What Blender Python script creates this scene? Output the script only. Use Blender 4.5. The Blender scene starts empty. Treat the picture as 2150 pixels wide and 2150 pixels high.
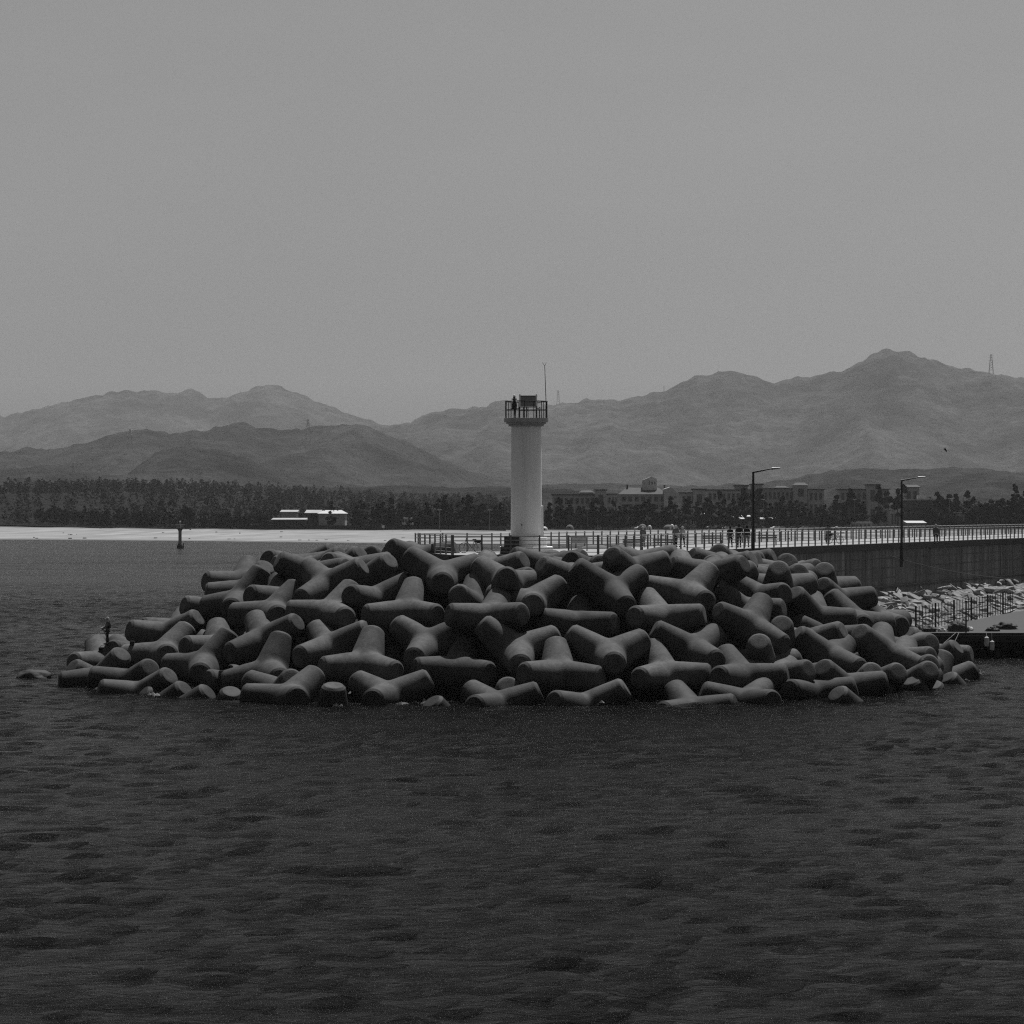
import bpy, bmesh, math, random
import numpy as np
from mathutils import Vector, Matrix, Quaternion, noise
random.seed(7); rng = np.random.default_rng(11)
R = math.radians
scene = bpy.context.scene
COL = scene.collection
F = 6400.0           # focal length in photo pixels, used to turn measured angles into real positions
CAMH = 11.0
def at(px, py, d):   # a point of the place from its bearing and its distance
    return Vector(((px-1075)/F*d, d, CAMH-(py-1076)/F*d))
def atz(px, z, d): return Vector(((px-1075)/F*d, d, z))

# ------------------------------------------------------------------ materials
def nodes(name):
    m = bpy.data.materials.new(name); m.use_nodes = True
    nt = m.node_tree; return m, nt, nt.nodes['Principled BSDF']
def N(nt, kind, **kw):
    n = nt.nodes.new(kind)
    for k, v in kw.items():
        if k in n.inputs: n.inputs[k].default_value = v
        else: setattr(n, k, v)
    return n
def ramp(nt, fac, a, b, lo, hi):
    mr = N(nt, 'ShaderNodeMapRange'); nt.links.new(fac, mr.inputs[0])
    for i, v in enumerate((a, b, lo, hi)): mr.inputs[i+1].default_value = v
    return mr.outputs[0]
def mul(nt, a, b, op='MULTIPLY'):
    n = N(nt, 'ShaderNodeMath', operation=op)
    for i, v in enumerate((a, b)):
        if isinstance(v, (int, float)): n.inputs[i].default_value = v
        else: nt.links.new(v, n.inputs[i])
    return n.outputs[0]
def coord(nt, space='Object', scale=(1, 1, 1)):
    if space == 'World':
        g = N(nt, 'ShaderNodeNewGeometry').outputs['Position']
    else:
        g = N(nt, 'ShaderNodeTexCoord').outputs['Object']
    mp = N(nt, 'ShaderNodeMapping'); mp.inputs['Scale'].default_value = scale
    nt.links.new(g, mp.inputs['Vector']); return mp.outputs[0]
def noise_t(nt, vec, scale, detail=4, rough=.55):
    n = N(nt, 'ShaderNodeTexNoise', Scale=scale, Detail=detail, Roughness=rough)
    nt.links.new(vec, n.inputs['Vector']); return n.outputs['Fac']
def mat(name, v, rough=.8, var=.25, scale=2., space='Object', stretch=(1, 1, 1), fine=18., bump=.0, metal=0., fvar=.12, spec=.4, rnd=0.):
    m, nt, b = nodes(name)
    c = coord(nt, space, stretch)
    f1 = ramp(nt, noise_t(nt, c, scale), .3, .7, 1-var, 1+var)
    f2 = ramp(nt, noise_t(nt, c, fine, 2), .3, .7, 1-fvar, 1+fvar)
    val = mul(nt, mul(nt, f1, f2), v)
    if rnd:
        oi = N(nt, 'ShaderNodeObjectInfo')
        val = mul(nt, val, ramp(nt, oi.outputs['Random'], 0, 1, 1-rnd, 1+rnd))
    cc = N(nt, 'ShaderNodeCombineColor')
    for i in range(3): nt.links.new(val, cc.inputs[i])
    nt.links.new(cc.outputs[0], b.inputs['Base Color'])
    b.inputs['Roughness'].default_value = rough; b.inputs['Metallic'].default_value = metal
    b.inputs['Specular IOR Level'].default_value = spec
    if bump:
        bp = N(nt, 'ShaderNodeBump', Strength=.6, Distance=bump)
        nt.links.new(noise_t(nt, c, fine, 4), bp.inputs['Height']); nt.links.new(bp.outputs[0], b.inputs['Normal'])
    return m

def tetra_material():
    m, nt, b = nodes('weathered_marine_concrete')
    c = coord(nt); w = coord(nt, 'World')
    oi = N(nt, 'ShaderNodeObjectInfo')
    add = N(nt, 'ShaderNodeVectorMath', operation='ADD'); sc = N(nt, 'ShaderNodeVectorMath', operation='SCALE')
    nt.links.new(oi.outputs['Location'], sc.inputs[0]); sc.inputs['Scale'].default_value = 3.7
    nt.links.new(c, add.inputs[0]); nt.links.new(sc.outputs[0], add.inputs[1]); v = add.outputs[0]
    big = ramp(nt, noise_t(nt, v, .7, 5, .6), .3, .72, .6, 1.45)
    mid = ramp(nt, noise_t(nt, v, 4.5, 5, .7), .25, .75, .65, 1.35)
    fine = ramp(nt, noise_t(nt, v, 26, 3, .8), .25, .75, .55, 1.45)
    # fine vertical run-off streaks
    st = N(nt, 'ShaderNodeMapping'); st.inputs['Scale'].default_value = (5, 5, .35); nt.links.new(w, st.inputs['Vector'])
    streak = ramp(nt, noise_t(nt, st.outputs[0], 1., 3, .6), .35, .7, 1.1, .78)
    val = mul(nt, mul(nt, big, mid), mul(nt, fine, streak))
    val = mul(nt, val, ramp(nt, oi.outputs['Random'], 0, 1, .7, 1.3))
    # tide zone: dark wet weed band with a ragged top, paler barnacle fringe above
    sep = N(nt, 'ShaderNodeSeparateXYZ'); nt.links.new(w, sep.inputs[0])
    zz = mul(nt, sep.outputs['Z'], mul(nt, noise_t(nt, w, 1.3, 4), 1.1), 'SUBTRACT')
    wet = ramp(nt, zz, .0, .45, 0, 1)
    val = mul(nt, val, ramp(nt, wet, 0, 1, .4, 1))
    val = mul(nt, val, .06)
    # pale patches: lime, bird droppings
    sp = N(nt, 'ShaderNodeTexNoise', Scale=1.9, Detail=5., Roughness=.7); nt.links.new(v, sp.inputs['Vector'])
    pale = ramp(nt, sp.outputs['Fac'], .70, .78, 0, .05)
    val = mul(nt, val, pale, 'ADD')
    cc = N(nt, 'ShaderNodeCombineColor')
    for i in range(3): nt.links.new(val, cc.inputs[i])
    nt.links.new(cc.outputs[0], b.inputs['Base Color'])
    nt.links.new(ramp(nt, wet, 0, 1, .7, .8), b.inputs['Roughness'])
    b.inputs['Specular IOR Level'].default_value = .25
    bp = N(nt, 'ShaderNodeBump', Strength=.6, Distance=.03)
    nt.links.new(noise_t(nt, v, 12, 6, .7), bp.inputs['Height']); nt.links.new(bp.outputs[0], b.inputs['Normal'])
    return m

def water_material():
    m, nt, b = nodes('sea_water')
    w = coord(nt, 'World', (.55, 1., 1.))
    b.inputs['Base Color'].default_value = (.003, .003, .003, 1)
    b.inputs['Roughness'].default_value = .09; b.inputs['IOR'].default_value = 1.33; b.inputs['Specular IOR Level'].default_value = .07
    n1 = noise_t(nt, w, 2.1, 6, .7); n2 = noise_t(nt, w, .16, 3, .5); n3 = noise_t(nt, w, .02, 3, .5)
    gust = ramp(nt, n3, .35, .65, .7, 1.35)
    wp = coord(nt, 'World', (.12, .5, 1.)); n4 = noise_t(nt, wp, .06, 5, .65); n5 = noise_t(nt, wp, .6, 4, .7)
    nt.links.new(mul(nt, ramp(nt, n4, .3, .7, .04, .22), ramp(nt, n5, .3, .7, .0, .10), 'ADD'), b.inputs['Roughness'])
    h = mul(nt, mul(nt, mul(nt, n1, .5), gust), mul(nt, n2, .3), 'ADD')
    bp = N(nt, 'ShaderNodeBump', Strength=1., Distance=1.)
    nt.links.new(h, bp.inputs['Height']); nt.links.new(bp.outputs[0], b.inputs['Normal'])
    return m

def sand_material():
    m, nt, b = nodes('beach_sand')
    w = coord(nt, 'World'); ws = coord(nt, 'World', (.25, 1, 1))
    a = ramp(nt, noise_t(nt, ws, .05, 8, .8), .42, .6, .62, 1.15)
    f = ramp(nt, noise_t(nt, w, .5, 4, .7), .3, .7, .9, 1.08)
    debris = ramp(nt, noise_t(nt, ws, .09, 5, .75), .62, .70, 1, .5)
    sep = N(nt, 'ShaderNodeSeparateXYZ'); nt.links.new(w, sep.inputs[0])
    wet = ramp(nt, mul(nt, sep.outputs['Z'], mul(nt, noise_t(nt, ws, .02, 3), .5), 'SUBTRACT'), -.1, .12, .55, 1)
    scrub = ramp(nt, mul(nt, sep.outputs['Z'], mul(nt, noise_t(nt, ws, .04, 5, .7), 1.2), 'ADD'), 3.5, 3.95, 1, .18)
    val = mul(nt, mul(nt, mul(nt, a, f), mul(nt, debris, wet)), mul(nt, scrub, .25))
    cc = N(nt, 'ShaderNodeCombineColor')
    for i in range(3): nt.links.new(val, cc.inputs[i])
    nt.links.new(cc.outputs[0], b.inputs['Base Color']); b.inputs['Roughness'].default_value = .95
    return m

def wall_material():
    m, nt, b = nodes('stained_wall_concrete')
    c = coord(nt, 'World'); s = coord(nt, 'World', (.9, .9, .07))
    # run-off streaks and lime stains, fine and broad
    st = ramp(nt, noise_t(nt, s, 1.6, 5, .7), .32, .7, .4, 1.9)
    st2 = ramp(nt, noise_t(nt, s, .35, 4, .6), .35, .7, .7, 1.5)
    bl = ramp(nt, noise_t(nt, c, .15, 4), .3, .7, .8, 1.2)
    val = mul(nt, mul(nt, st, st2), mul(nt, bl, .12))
    cc = N(nt, 'ShaderNodeCombineColor')
    for i in range(3): nt.links.new(val, cc.inputs[i])
    nt.links.new(cc.outputs[0], b.inputs['Base Color']); b.inputs['Roughness'].default_value = .85
    return m

M = dict(
    tetra=tetra_material(), water=water_material(), sand=sand_material(), wall=wall_material(),
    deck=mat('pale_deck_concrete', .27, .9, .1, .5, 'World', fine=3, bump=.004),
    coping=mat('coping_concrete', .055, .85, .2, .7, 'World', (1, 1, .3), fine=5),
    patch=mat('repair_mortar', .13, .9, .4, .6, 'World', (1, 1, .2), fine=4),
    white=mat('white_tower_paint', .88, .6, .1, .9, fine=5, fvar=.06, stretch=(1.6, 1.6, .12), bump=.004),
    cornice=mat('cornice_concrete', .42, .8, .15, 3, fine=20, fvar=.2),
    dark=mat('dark_painted_metal', .025, .5, .2, 3, metal=.0),
    black=mat('black_cloth', .01, .9, .3, 6),
    dark_box=mat('dark_box_grey', .035, .6, .15, 2),
    grey=mat('galvanised_grey', .17, .5, .12, 2),
    rail=mat('rail_steel', .34, .4, .1, 2, metal=.3),
    glass=mat('dark_glass', .03, .12, .1, 2, spec=.8),
    lens=mat('lens_glass', .7, .15, .05, 2, spec=.8),
    stone=mat('quarry_stone', .24, .9, .25, 1.6, fine=9, bump=.03, rnd=.3),
    stonebed=mat('stone_chippings', .13, .95, .5, 1.3, 'World', fine=4, fvar=.5, bump=.3),
    soil=mat('rubble_core', .05, .95, .4, .8, 'World', fine=5, bump=.05),
    forest=mat('forest_floor', .018, .95, .35, .05, 'World', fine=.4, fvar=.3, spec=0.),
    leaf=mat('pine_needles', .011, .8, .45, .35, fine=2.5, fvar=.35, rnd=.3, spec=0.),
    leaf2=mat('broadleaf_foliage', .018, .8, .4, .3, fine=2.5, fvar=.35, rnd=.3, spec=0.),
    bark=mat('bark', .06, .9, .3, 2),
    wood=mat('woodland_canopy', .017, .85, .5, .02, 'World', fine=.16, fvar=.35, spec=0.),
    plaster=mat('pale_plaster', .5, .8, .12, .3, fine=2),
    plaster2=mat('grey_plaster', .33, .8, .15, .3, fine=2),
    darkwall=mat('dark_cladding', .03, .7, .2, .3, fine=2),
    roof=mat('dark_roof_tiles', .035, .8, .25, .5, fine=4),
    whiteroof=mat('white_sheet_roof', .5, .5, .06, .3, fine=2),
    window=mat('window_glass', .02, .2, .3, 1, spec=.7),
    carw=mat('white_car_paint', .7, .25, .03, 1, spec=.6), card=mat('dark_car_paint', .05, .25, .05, 1, spec=.6), carg=mat('silver_car_paint', .35, .25, .05, 1, spec=.6),
    tyre=mat('tyre_rubber', .02, .8, .1, 4),
    skin=mat('skin', .35, .6, .05, 6), cloth1=mat('pale_cloth', .38, .9, .15, 5), cloth2=mat('grey_cloth', .12, .9, .15, 5),
    pontoon=mat('tarred_timber', .02, .8, .4, 1.5, fine=8, bump=.02), planks=mat('grey_planking', .035, .85, .3, 1.5, stretch=(.3, 3, 1), fine=8),
    rope=mat('pale_rope', .35, .9, .1, 8), net=mat('fishing_net', .06, .9, .4, 6, fine=20, bump=.03),
)
def hill_material(name, v, s, var=.4):
    m, nt, b = nodes(name)
    w = coord(nt, 'World', (1, 1, 1.6))
    a = ramp(nt, noise_t(nt, w, s*1.6, 7, .68), .36, .64, 1-var, 1+var)
    f = ramp(nt, noise_t(nt, w, s*12, 6, .8), .3, .7, .45, 1.55)
    bare = ramp(nt, noise_t(nt, w, s*2.2, 5, .65), .62, .74, 0, v*1.1)
    val = mul(nt, mul(nt, mul(nt, a, f), v), bare, 'ADD')
    cc = N(nt, 'ShaderNodeCombineColor')
    for i in range(3): nt.links.new(val, cc.inputs[i])
    nt.links.new(cc.outputs[0], b.inputs['Base Color']); b.inputs['Roughness'].default_value = .95
    b.inputs['Specular IOR Level'].default_value = 0.
    bp = N(nt, 'ShaderNodeBump', Strength=1., Distance=16.)
    nt.links.new(noise_t(nt, w, s*9, 6, .7), bp.inputs['Height']); nt.links.new(bp.outputs[0], b.inputs['Normal'])
    return m

# ------------------------------------------------------------------ mesh helpers
class MB:
    def __init__(s): s.v = []; s.f = []
    def add(s, vs, fs):
        o = len(s.v); s.v += [tuple(p) for p in vs]; s.f += [tuple(i+o for i in f) for f in fs]; return s
    def box(s, c, size, rot=None, taper=1.):
        x, y, z = (a/2 for a in size); P = []
        for sz in (-1, 1):
            t = taper if sz > 0 else 1.
            for sx, sy in ((-1, -1), (1, -1), (1, 1), (-1, 1)): P.append(Vector((sx*x*t, sy*y*t, sz*z)))
        if rot is not None: P = [rot @ p for p in P]
        c = Vector(c); P = [p+c for p in P]
        return s.add(P, [(3, 2, 1, 0), (4, 5, 6, 7), (0, 1, 5, 4), (1, 2, 6, 5), (2, 3, 7, 6), (3, 0, 4, 7)])
    def tube(s, pts, r, n=8, cap=True, closed=False):
        pts = [Vector(p) for p in pts]; k = len(pts); rs = r if isinstance(r, (list, tuple)) else [r]*k
        vs = []; fs = []; last = None
        for i, p in enumerate(pts):
            if closed: d = pts[(i+1) % k]-pts[i-1]
            else: d = (pts[min(i+1, k-1)]-pts[max(i-1, 0)])
            d.normalize()
            if last is None:
                a = Vector((0, 0, 1)) if abs(d.z) < .9 else Vector((1, 0, 0)); u = d.cross(a).normalized()
            else: u = (last-d*last.dot(d)).normalized()
            last = u; w = d.cross(u)
            for j in range(n):
                t = 2*math.pi*j/n; vs.append(p+(u*math.cos(t)+w*math.sin(t))*rs[i])
        for i in range(k if closed else k-1):
            for j in range(n):
                a = i*n+j; b_ = i*n+(j+1) % n; c_ = ((i+1) % k)*n+(j+1) % n; d_ = ((i+1) % k)*n+j
                fs.append((a, b_, c_, d_))
        if cap and not closed: fs += [tuple(range(n))[::-1], tuple((k-1)*n+j for j in range(n))]
        return s.add(vs, fs)
    def lathe(s, prof, n=32, c=(0, 0, 0)):
        c = Vector(c); vs = []; fs = []
        for r, z in prof:
            for j in range(n):
                t = 2*math.pi*j/n; vs.append(c+Vector((r*math.cos(t), r*math.sin(t), z)))
        for i in range(len(prof)-1):
            for j in range(n): fs.append((i*n+j, i*n+(j+1) % n, (i+1)*n+(j+1) % n, (i+1)*n+j))
        fs += [tuple(range(n))[::-1], tuple((len(prof)-1)*n+j for j in range(n))]
        return s.add(vs, fs)
    def prism(s, poly, z0, z1):
        k = len(poly); vs = [Vector((p[0], p[1], z0)) for p in poly]+[Vector((p[0], p[1], z1)) for p in poly]
        fs = [tuple(range(k))[::-1], tuple(range(k, 2*k))]+[(i, (i+1) % k, k+(i+1) % k, k+i) for i in range(k)]
        return s.add(vs, fs)
    def extrude(s, prof, axis, p0, depth):   # profile in a vertical plane spanned by axis and Z, pushed along the normal
        ax = Vector(axis).normalized(); nrm = Vector((-ax.y, ax.x, 0)); p0 = Vector(p0); k = len(prof)
        a = [p0+ax*u+Vector((0, 0, w)) for u, w in prof]; b = [p+nrm*depth for p in a]
        return s.add(a+b, [tuple(range(k)), tuple(range(k, 2*k))[::-1]]+[((i+1) % k, i, k+i, k+(i+1) % k) for i in range(k)])
    def build(s, name, m, parent=None, smooth=False, bevel=0., loc=None):
        me = bpy.data.meshes.new(name); L = Vector(loc) if loc is not None else (parent_world(parent) if parent else Vector())
        me.from_pydata([tuple(Vector(p)-L) for p in s.v], [], s.f); me.materials.append(m)
        bm = bmesh.new(); bm.from_mesh(me); bmesh.ops.recalc_face_normals(bm, faces=bm.faces)
        if bevel: bmesh.ops.bevel(bm, geom=list(bm.edges), offset=bevel, segments=1, affect='EDGES')
        bm.to_mesh(me); bm.free()
        if smooth:
            me.polygons.foreach_set('use_smooth', [True]*len(me.polygons)); me.set_sharp_from_angle(angle=R(38))
        o = bpy.data.objects.new(name, me); COL.objects.link(o)
        if parent: o.parent = parent
        else: o.location = L
        return o
def parent_world(o):
    p = Vector(o.location)
    while o.parent: o = o.parent; p += Vector(o.location)
    return p
def tag(o, label=None, cat=None, group=None, kind=None):
    if label: o['label'] = label
    if cat: o['category'] = cat
    if group: o['group'] = group
    if kind: o['kind'] = kind
    return o
def thing(name, loc, label, cat, group=None):
    o = bpy.data.objects.new(name, None); COL.objects.link(o); o.location = loc; o.empty_display_size = .5
    return tag(o, label, cat, group)
def copy_tree(o, parent=None):
    c = o.copy(); COL.objects.link(c); c.parent = parent
    for ch in [x for x in bpy.data.objects if x.parent == o]: copy_tree(ch, c)
    return c
def raw(name, v, f, m, smooth=False, parent=None):
    me = bpy.data.meshes.new(name); me.from_pydata(v, [], f); me.materials.append(m)
    if smooth: me.polygons.foreach_set('use_smooth', [True]*len(me.polygons))
    o = bpy.data.objects.new(name, me); COL.objects.link(o)
    if parent: o.parent = parent
    return o
def grid_mesh(name, X, Y, Z, m, smooth=True):
    ny, nx = X.shape
    v = np.stack([X, Y, Z], -1).reshape(-1, 3)
    i = np.arange(ny*nx).reshape(ny, nx)
    f = np.stack([i[:-1, :-1], i[:-1, 1:], i[1:, 1:], i[1:, :-1]], -1).reshape(-1, 4)
    me = bpy.data.meshes.new(name)
    me.vertices.add(len(v)); me.vertices.foreach_set('co', v.ravel())
    me.loops.add(f.size); me.loops.foreach_set('vertex_index', f.ravel())
    me.polygons.add(len(f)); me.polygons.foreach_set('loop_start', np.arange(0, f.size, 4))
    me.update(calc_edges=True); me.validate()
    if smooth: me.polygons.foreach_set('use_smooth', [True]*len(f))
    me.materials.append(m); o = bpy.data.objects.new(name, me); COL.objects.link(o); return o

# ------------------------------------------------------------------ camera, light, sky
cam = bpy.data.cameras.new('camera'); co = bpy.data.objects.new('camera', cam); COL.objects.link(co)
cam.sensor_width = 36; cam.lens = F/2150*36; cam.clip_start = 1; cam.clip_end = 60000
cam.shift_y = -0.5/2150
co.location = (0, 0, CAMH); co.rotation_euler = (R(90), 0, 0); scene.camera = co
SUN_EL, SUN_AZ = R(63), R(21)
tosun = Vector((math.sin(SUN_AZ)*math.cos(SUN_EL), math.cos(SUN_AZ)*math.cos(SUN_EL), math.sin(SUN_EL)))
sl = bpy.data.lights.new('sun', 'SUN'); sl.energy = 5.0; sl.angle = R(.53); sl.color = (1, 1, 1)
so = bpy.data.objects.new('sun', sl); COL.objects.link(so); so.rotation_euler = (-tosun).to_track_quat('-Z', 'Y').to_euler(); so.location = (60, 60, 200)
w = bpy.data.worlds.new('World'); scene.world = w; w.use_nodes = True; nt = w.node_tree
sky = nt.nodes.new('ShaderNodeTexSky'); sky.sky_type = 'NISHITA'; sky.sun_disc = False; sky.sun_elevation = SUN_EL; sky.sun_rotation = SUN_AZ
sky.dust_density = 2.5; sky.air_density = 1.2
bw = nt.nodes.new('ShaderNodeRGBToBW'); nt.links.new(sky.outputs[0], bw.inputs[0])
cl = noise_t(nt, coord(nt, 'Object', (1., 1., 3.2)), 2.6, 5, .55)     # thin high cloud
nt.links.new(mul(nt, bw.outputs[0], ramp(nt, cl, .3, .7, .93, 1.07)), nt.nodes['Background'].inputs['Color']); nt.nodes['Background'].inputs['Strength'].default_value = .05
scene.view_settings.view_transform = 'Standard'; scene.view_settings.look = 'None'; scene.view_settings.exposure = 0; scene.view_settings.gamma = 1
scene.cycles.use_denoising = False; scene.cycles.sample_clamp_indirect = .4; scene.cycles.sample_clamp_direct = 1.8; scene.cycles.blur_glossy = 1.0; scene.cycles.use_adaptive_sampling = False; scene.cycles.filter_width = 1.2
scene.cycles.max_bounces = 6; scene.cycles.diffuse_bounces = 3; scene.cycles.volume_bounces = 0; scene.cycles.glossy_bounces = 3
scene.cycles.caustics_reflective = False; scene.cycles.caustics_refractive = False

# ------------------------------------------------------------------ haze
HB = MB().box((0, 7400, 325), (9000, 15600, 674)); hz = HB.build('haze', M['grey'])
hm = bpy.data.materials.new('haze_air'); hm.use_nodes = True; hn = hm.node_tree; hn.nodes.remove(hn.nodes['Principled BSDF'])
pv = hn.nodes.new('ShaderNodeVolumePrincipled'); pv.inputs['Color'].default_value = (.74, .74, .74, 1); pv.inputs['Density'].default_value = 3.5e-5; pv.inputs['Anisotropy'].default_value = .25
hn.links.new(pv.outputs[0], hn.nodes['Material Output'].inputs['Volume']); hz.data.materials.clear(); hz.data.materials.append(hm)
tag(hz, kind='stuff')

# ------------------------------------------------------------------ sea
def waves(X, Y):
    Z = np.zeros_like(X)
    for i in range(90):
        lam = 10**rng.uniform(-.05, .5); k = 2*math.pi/lam; th = rng.normal(R(255), .55)
        a = .0046*lam**.7; Z += a*np.sin(k*(X*math.cos(th)+Y*math.sin(th))+rng.uniform(0, 6.28))
    return Z
ys = np.arange(40, 520, .46); xs = np.arange(-88, 88.01, .46)
X, Y = np.meshgrid(xs, ys)
fade = np.clip(np.minimum.reduce([(X+88)/8, (88-X)/8, (Y-40)/8, (519.5-Y)/160]), 0, 1)
Z = waves(X, Y)*fade
# still water along the waterline sheltered by the pile
sea = grid_mesh('sea', X, Y, Z, M['water'])
me = sea.data; bm = bmesh.new(); bm.from_mesh(me)
def q(x0, y0, x1, y1):
    vs = [bm.verts.new(p) for p in ((x0, y0, 0), (x1, y0, 0), (x1, y1, 0), (x0, y1, 0))]; bm.faces.new(vs)
xa, xb, ya, yb = -88, float(xs[-1]), 40, float(ys[-1])
q(-3000, -300, 3000, ya); q(-3000, ya, xa, yb); q(xb, ya, 3000, yb); q(-3000, yb, 3000, 1500)
bm.to_mesh(me); bm.free(); tag(sea, kind='structure')

# ------------------------------------------------------------------ land: beach, ground, hills
def shore(X):   # distance of the far waterline
    return np.interp(X, [-700, -190, -120, -60, -10, 400, 900], [1225, 1200, 1150, 1085, 1010, 960, 940])
def back(X):
    return np.interp(X, [-900, -255, -170, -90, 0, 150, 300, 900], [1640, 1600, 1420, 1300, 1270, 1330, 1380, 1400])
def gz(X, Y):
    z = 3.2+np.clip(Y-1500, 0, 1600)*.0085
    z = z+15*np.exp(-((X+330)/190)**2)*np.clip((Y-1640)/400, 0, 1)+3*np.clip((X-150)/100, 0, 1)*np.clip((Y-1420)/160, 0, 1)
    return z
xs = np.linspace(-700, 900, 400); ts = np.linspace(-.04, 1.02, 60); XX, TT = np.meshgrid(xs, ts)
S_, B_ = shore(XX), back(XX); YY = S_+(B_-S_)*TT
prof = np.interp(TT, [-.04, 0, .08, .16, .22, .5, .8, .93, 1.02], [-.6, 0, .55, .95, .8, 1.6, 2.5, 3.1, 3.3])
zz = prof+.3*np.sin(XX*.05+TT*14)*np.clip(TT, 0, 1)*np.clip(1.1-TT, 0, 1)+.18*np.sin(XX*.13+TT*31)*np.clip(TT*2, 0, 1)+.1*np.sin(XX*.021+2)
tag(grid_mesh('beach', XX, YY, zz, M['sand']), kind='structure')
xs = np.linspace(-4500, 4500, 120); rows = []
t2 = np.concatenate([np.linspace(0, .08, 40)**1, np.linspace(.085, 1, 40)]); XX, TT = np.meshgrid(xs, t2)
B_ = back(XX); YY = B_+(15000-B_)*TT
tag(grid_mesh('ground', XX, YY, gz(XX, YY), M['forest']), kind='structure')

def hill(name, d, W, pts, m, spur, cell, seed, nx=260, ny=46):
    pts = sorted(pts); px = np.array([p[0] for p in pts]); hz_ = np.array([CAMH+(1076-p[1])/F*d for p in pts]); X0 = (px-1075)/F*d
    xs = np.linspace(X0[0]-W*.6, X0[-1]+W*.6, nx)
    # smooth interpolation of the ridge line
    h = np.interp(xs, X0, hz_, left=None, right=None)
    e0 = np.clip((xs-(X0[0]-W*.6))/(W*.6), 0, 1); e1 = np.clip(((X0[-1]+W*.6)-xs)/(W*.6), 0, 1)
    h = h*np.minimum(e0**.6 if pts[0][1] > 1000 else np.maximum(e0, .5)**.5, e1**.6 if pts[-1][1] > 1000 else np.maximum(e1, .5)**.5)
    k = np.array([1, 2, 3, 2, 1])/9.; h = np.convolve(np.pad(h, 2, 'edge'), k, 'valid')
    ts = np.concatenate([np.linspace(-1, -.05, ny), np.linspace(0, .7, 12)])
    X, T = np.meshgrid(xs, ts); H = np.tile(h, (len(ts), 1)); Y = d+T*W
    Z = np.zeros_like(X)
    for i in range(X.shape[0]):
        for j in range(X.shape[1]):
            x, y, t = X[i, j], Y[i, j], T[i, j]
            wob = noise.noise((x/cell*.7+seed, y/cell*.7, seed))*.5
            n1 = 1-abs(noise.noise((x/cell*1.25+wob*.9, y/cell*.38+seed, 1.3)))*2.4
            n2 = noise.fractal((x/cell*3+seed, y/cell*3, 2.1), 1., 2., 4)
            a = abs(t)
            s = max(0., 1-a**1.15)
            env = min(1, a*1.6)*s**.45
            fine = noise.fractal((x/cell*16, y/cell*16, seed), .8, 2.1, 3)
            n3 = 1-abs(noise.noise((x/cell*3.1+wob*2+seed, y/cell*1.1, 4.3)))*2.4
            Z[i, j] = H[i, j]*s+spur*.95*(n1-.75)*env+spur*.4*(n3-.8)*env+spur*.3*n2*env+spur*.09*fine*s
    Z = np.where(np.abs(T) > .97, -3, Z)
    return tag(grid_mesh(name, X, Y, Z, m), kind='structure')
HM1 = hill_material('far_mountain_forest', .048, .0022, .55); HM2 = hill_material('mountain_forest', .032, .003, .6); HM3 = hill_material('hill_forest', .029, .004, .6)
hill('mountains', 12000, 1500, [(-60, 885), (50, 866), (120, 848), (200, 832), (270, 817), (310, 822), (345, 828), (395, 821), (430, 830), (465, 840), (510, 824), (560, 809), (590, 814), (620, 824), (680, 852), (740, 872), (800, 893), (900, 915), (1000, 950)], HM1, 150, 900, 3.1)
hill('mountains', 9000, 1500, [(640, 960), (720, 905), (800, 893), (870, 884), (915, 863), (1000, 860), (1050, 843), (1130, 850), (1185, 846), (1250, 834), (1300, 840), (1350, 828), (1400, 818), (1440, 800), (1490, 790), (1530, 782), (1580, 793), (1620, 804), (1690, 795), (1770, 783), (1800, 765), (1845, 737), (1880, 734), (1930, 745), (1975, 765), (2040, 775), (2100, 787), (2200, 800)], HM1, 130, 800, 8.4, nx=340, ny=60)
hill('hills', 6000, 950, [(-60, 960), (50, 945), (130, 945), (210, 925), (270, 902), (330, 906), (380, 912), (430, 905), (500, 888), (540, 895), (590, 905), (650, 900), (700, 895), (760, 888), (800, 905), (860, 930), (920, 962), (980, 990), (1100, 1020), (1200, 1040)], HM2, 80, 520, 5.7)
hill('hills', 4600, 560, [(250, 1010), (300, 972), (340, 945), (390, 935), (460, 948), (520, 962), (560, 985), (640, 1002), (720, 1016), (820, 1030)], HM3, 35, 300, 1.9)
hill('hills', 4300, 520, [(-60, 1000), (40, 985), (100, 976), (160, 988), (230, 1000), (330, 996), (400, 994), (470, 1008), (560, 1015), (650, 1022), (760, 1028)], HM3, 30, 260, 7.9)
hill('hills', 4200, 560, [(1020, 1040), (1110, 1022), (1200, 1015), (1300, 1018), (1450, 1022), (1600, 1016), (1680, 1003), (1740, 990), (1810, 984), (1900, 988), (2010, 982), (2070, 986), (2200, 1000)], HM3, 30, 260, 4.4)
hill('foothills', 3000, 350, [(-60, 1010), (100, 1014), (300, 1018), (480, 1022), (620, 1026), (760, 1024), (860, 1020), (960, 1026), (1060, 1022), (1200, 1030), (1400, 1042), (1700, 1046), (2200, 1040)], HM3, 14, 120, 2.2)

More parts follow.
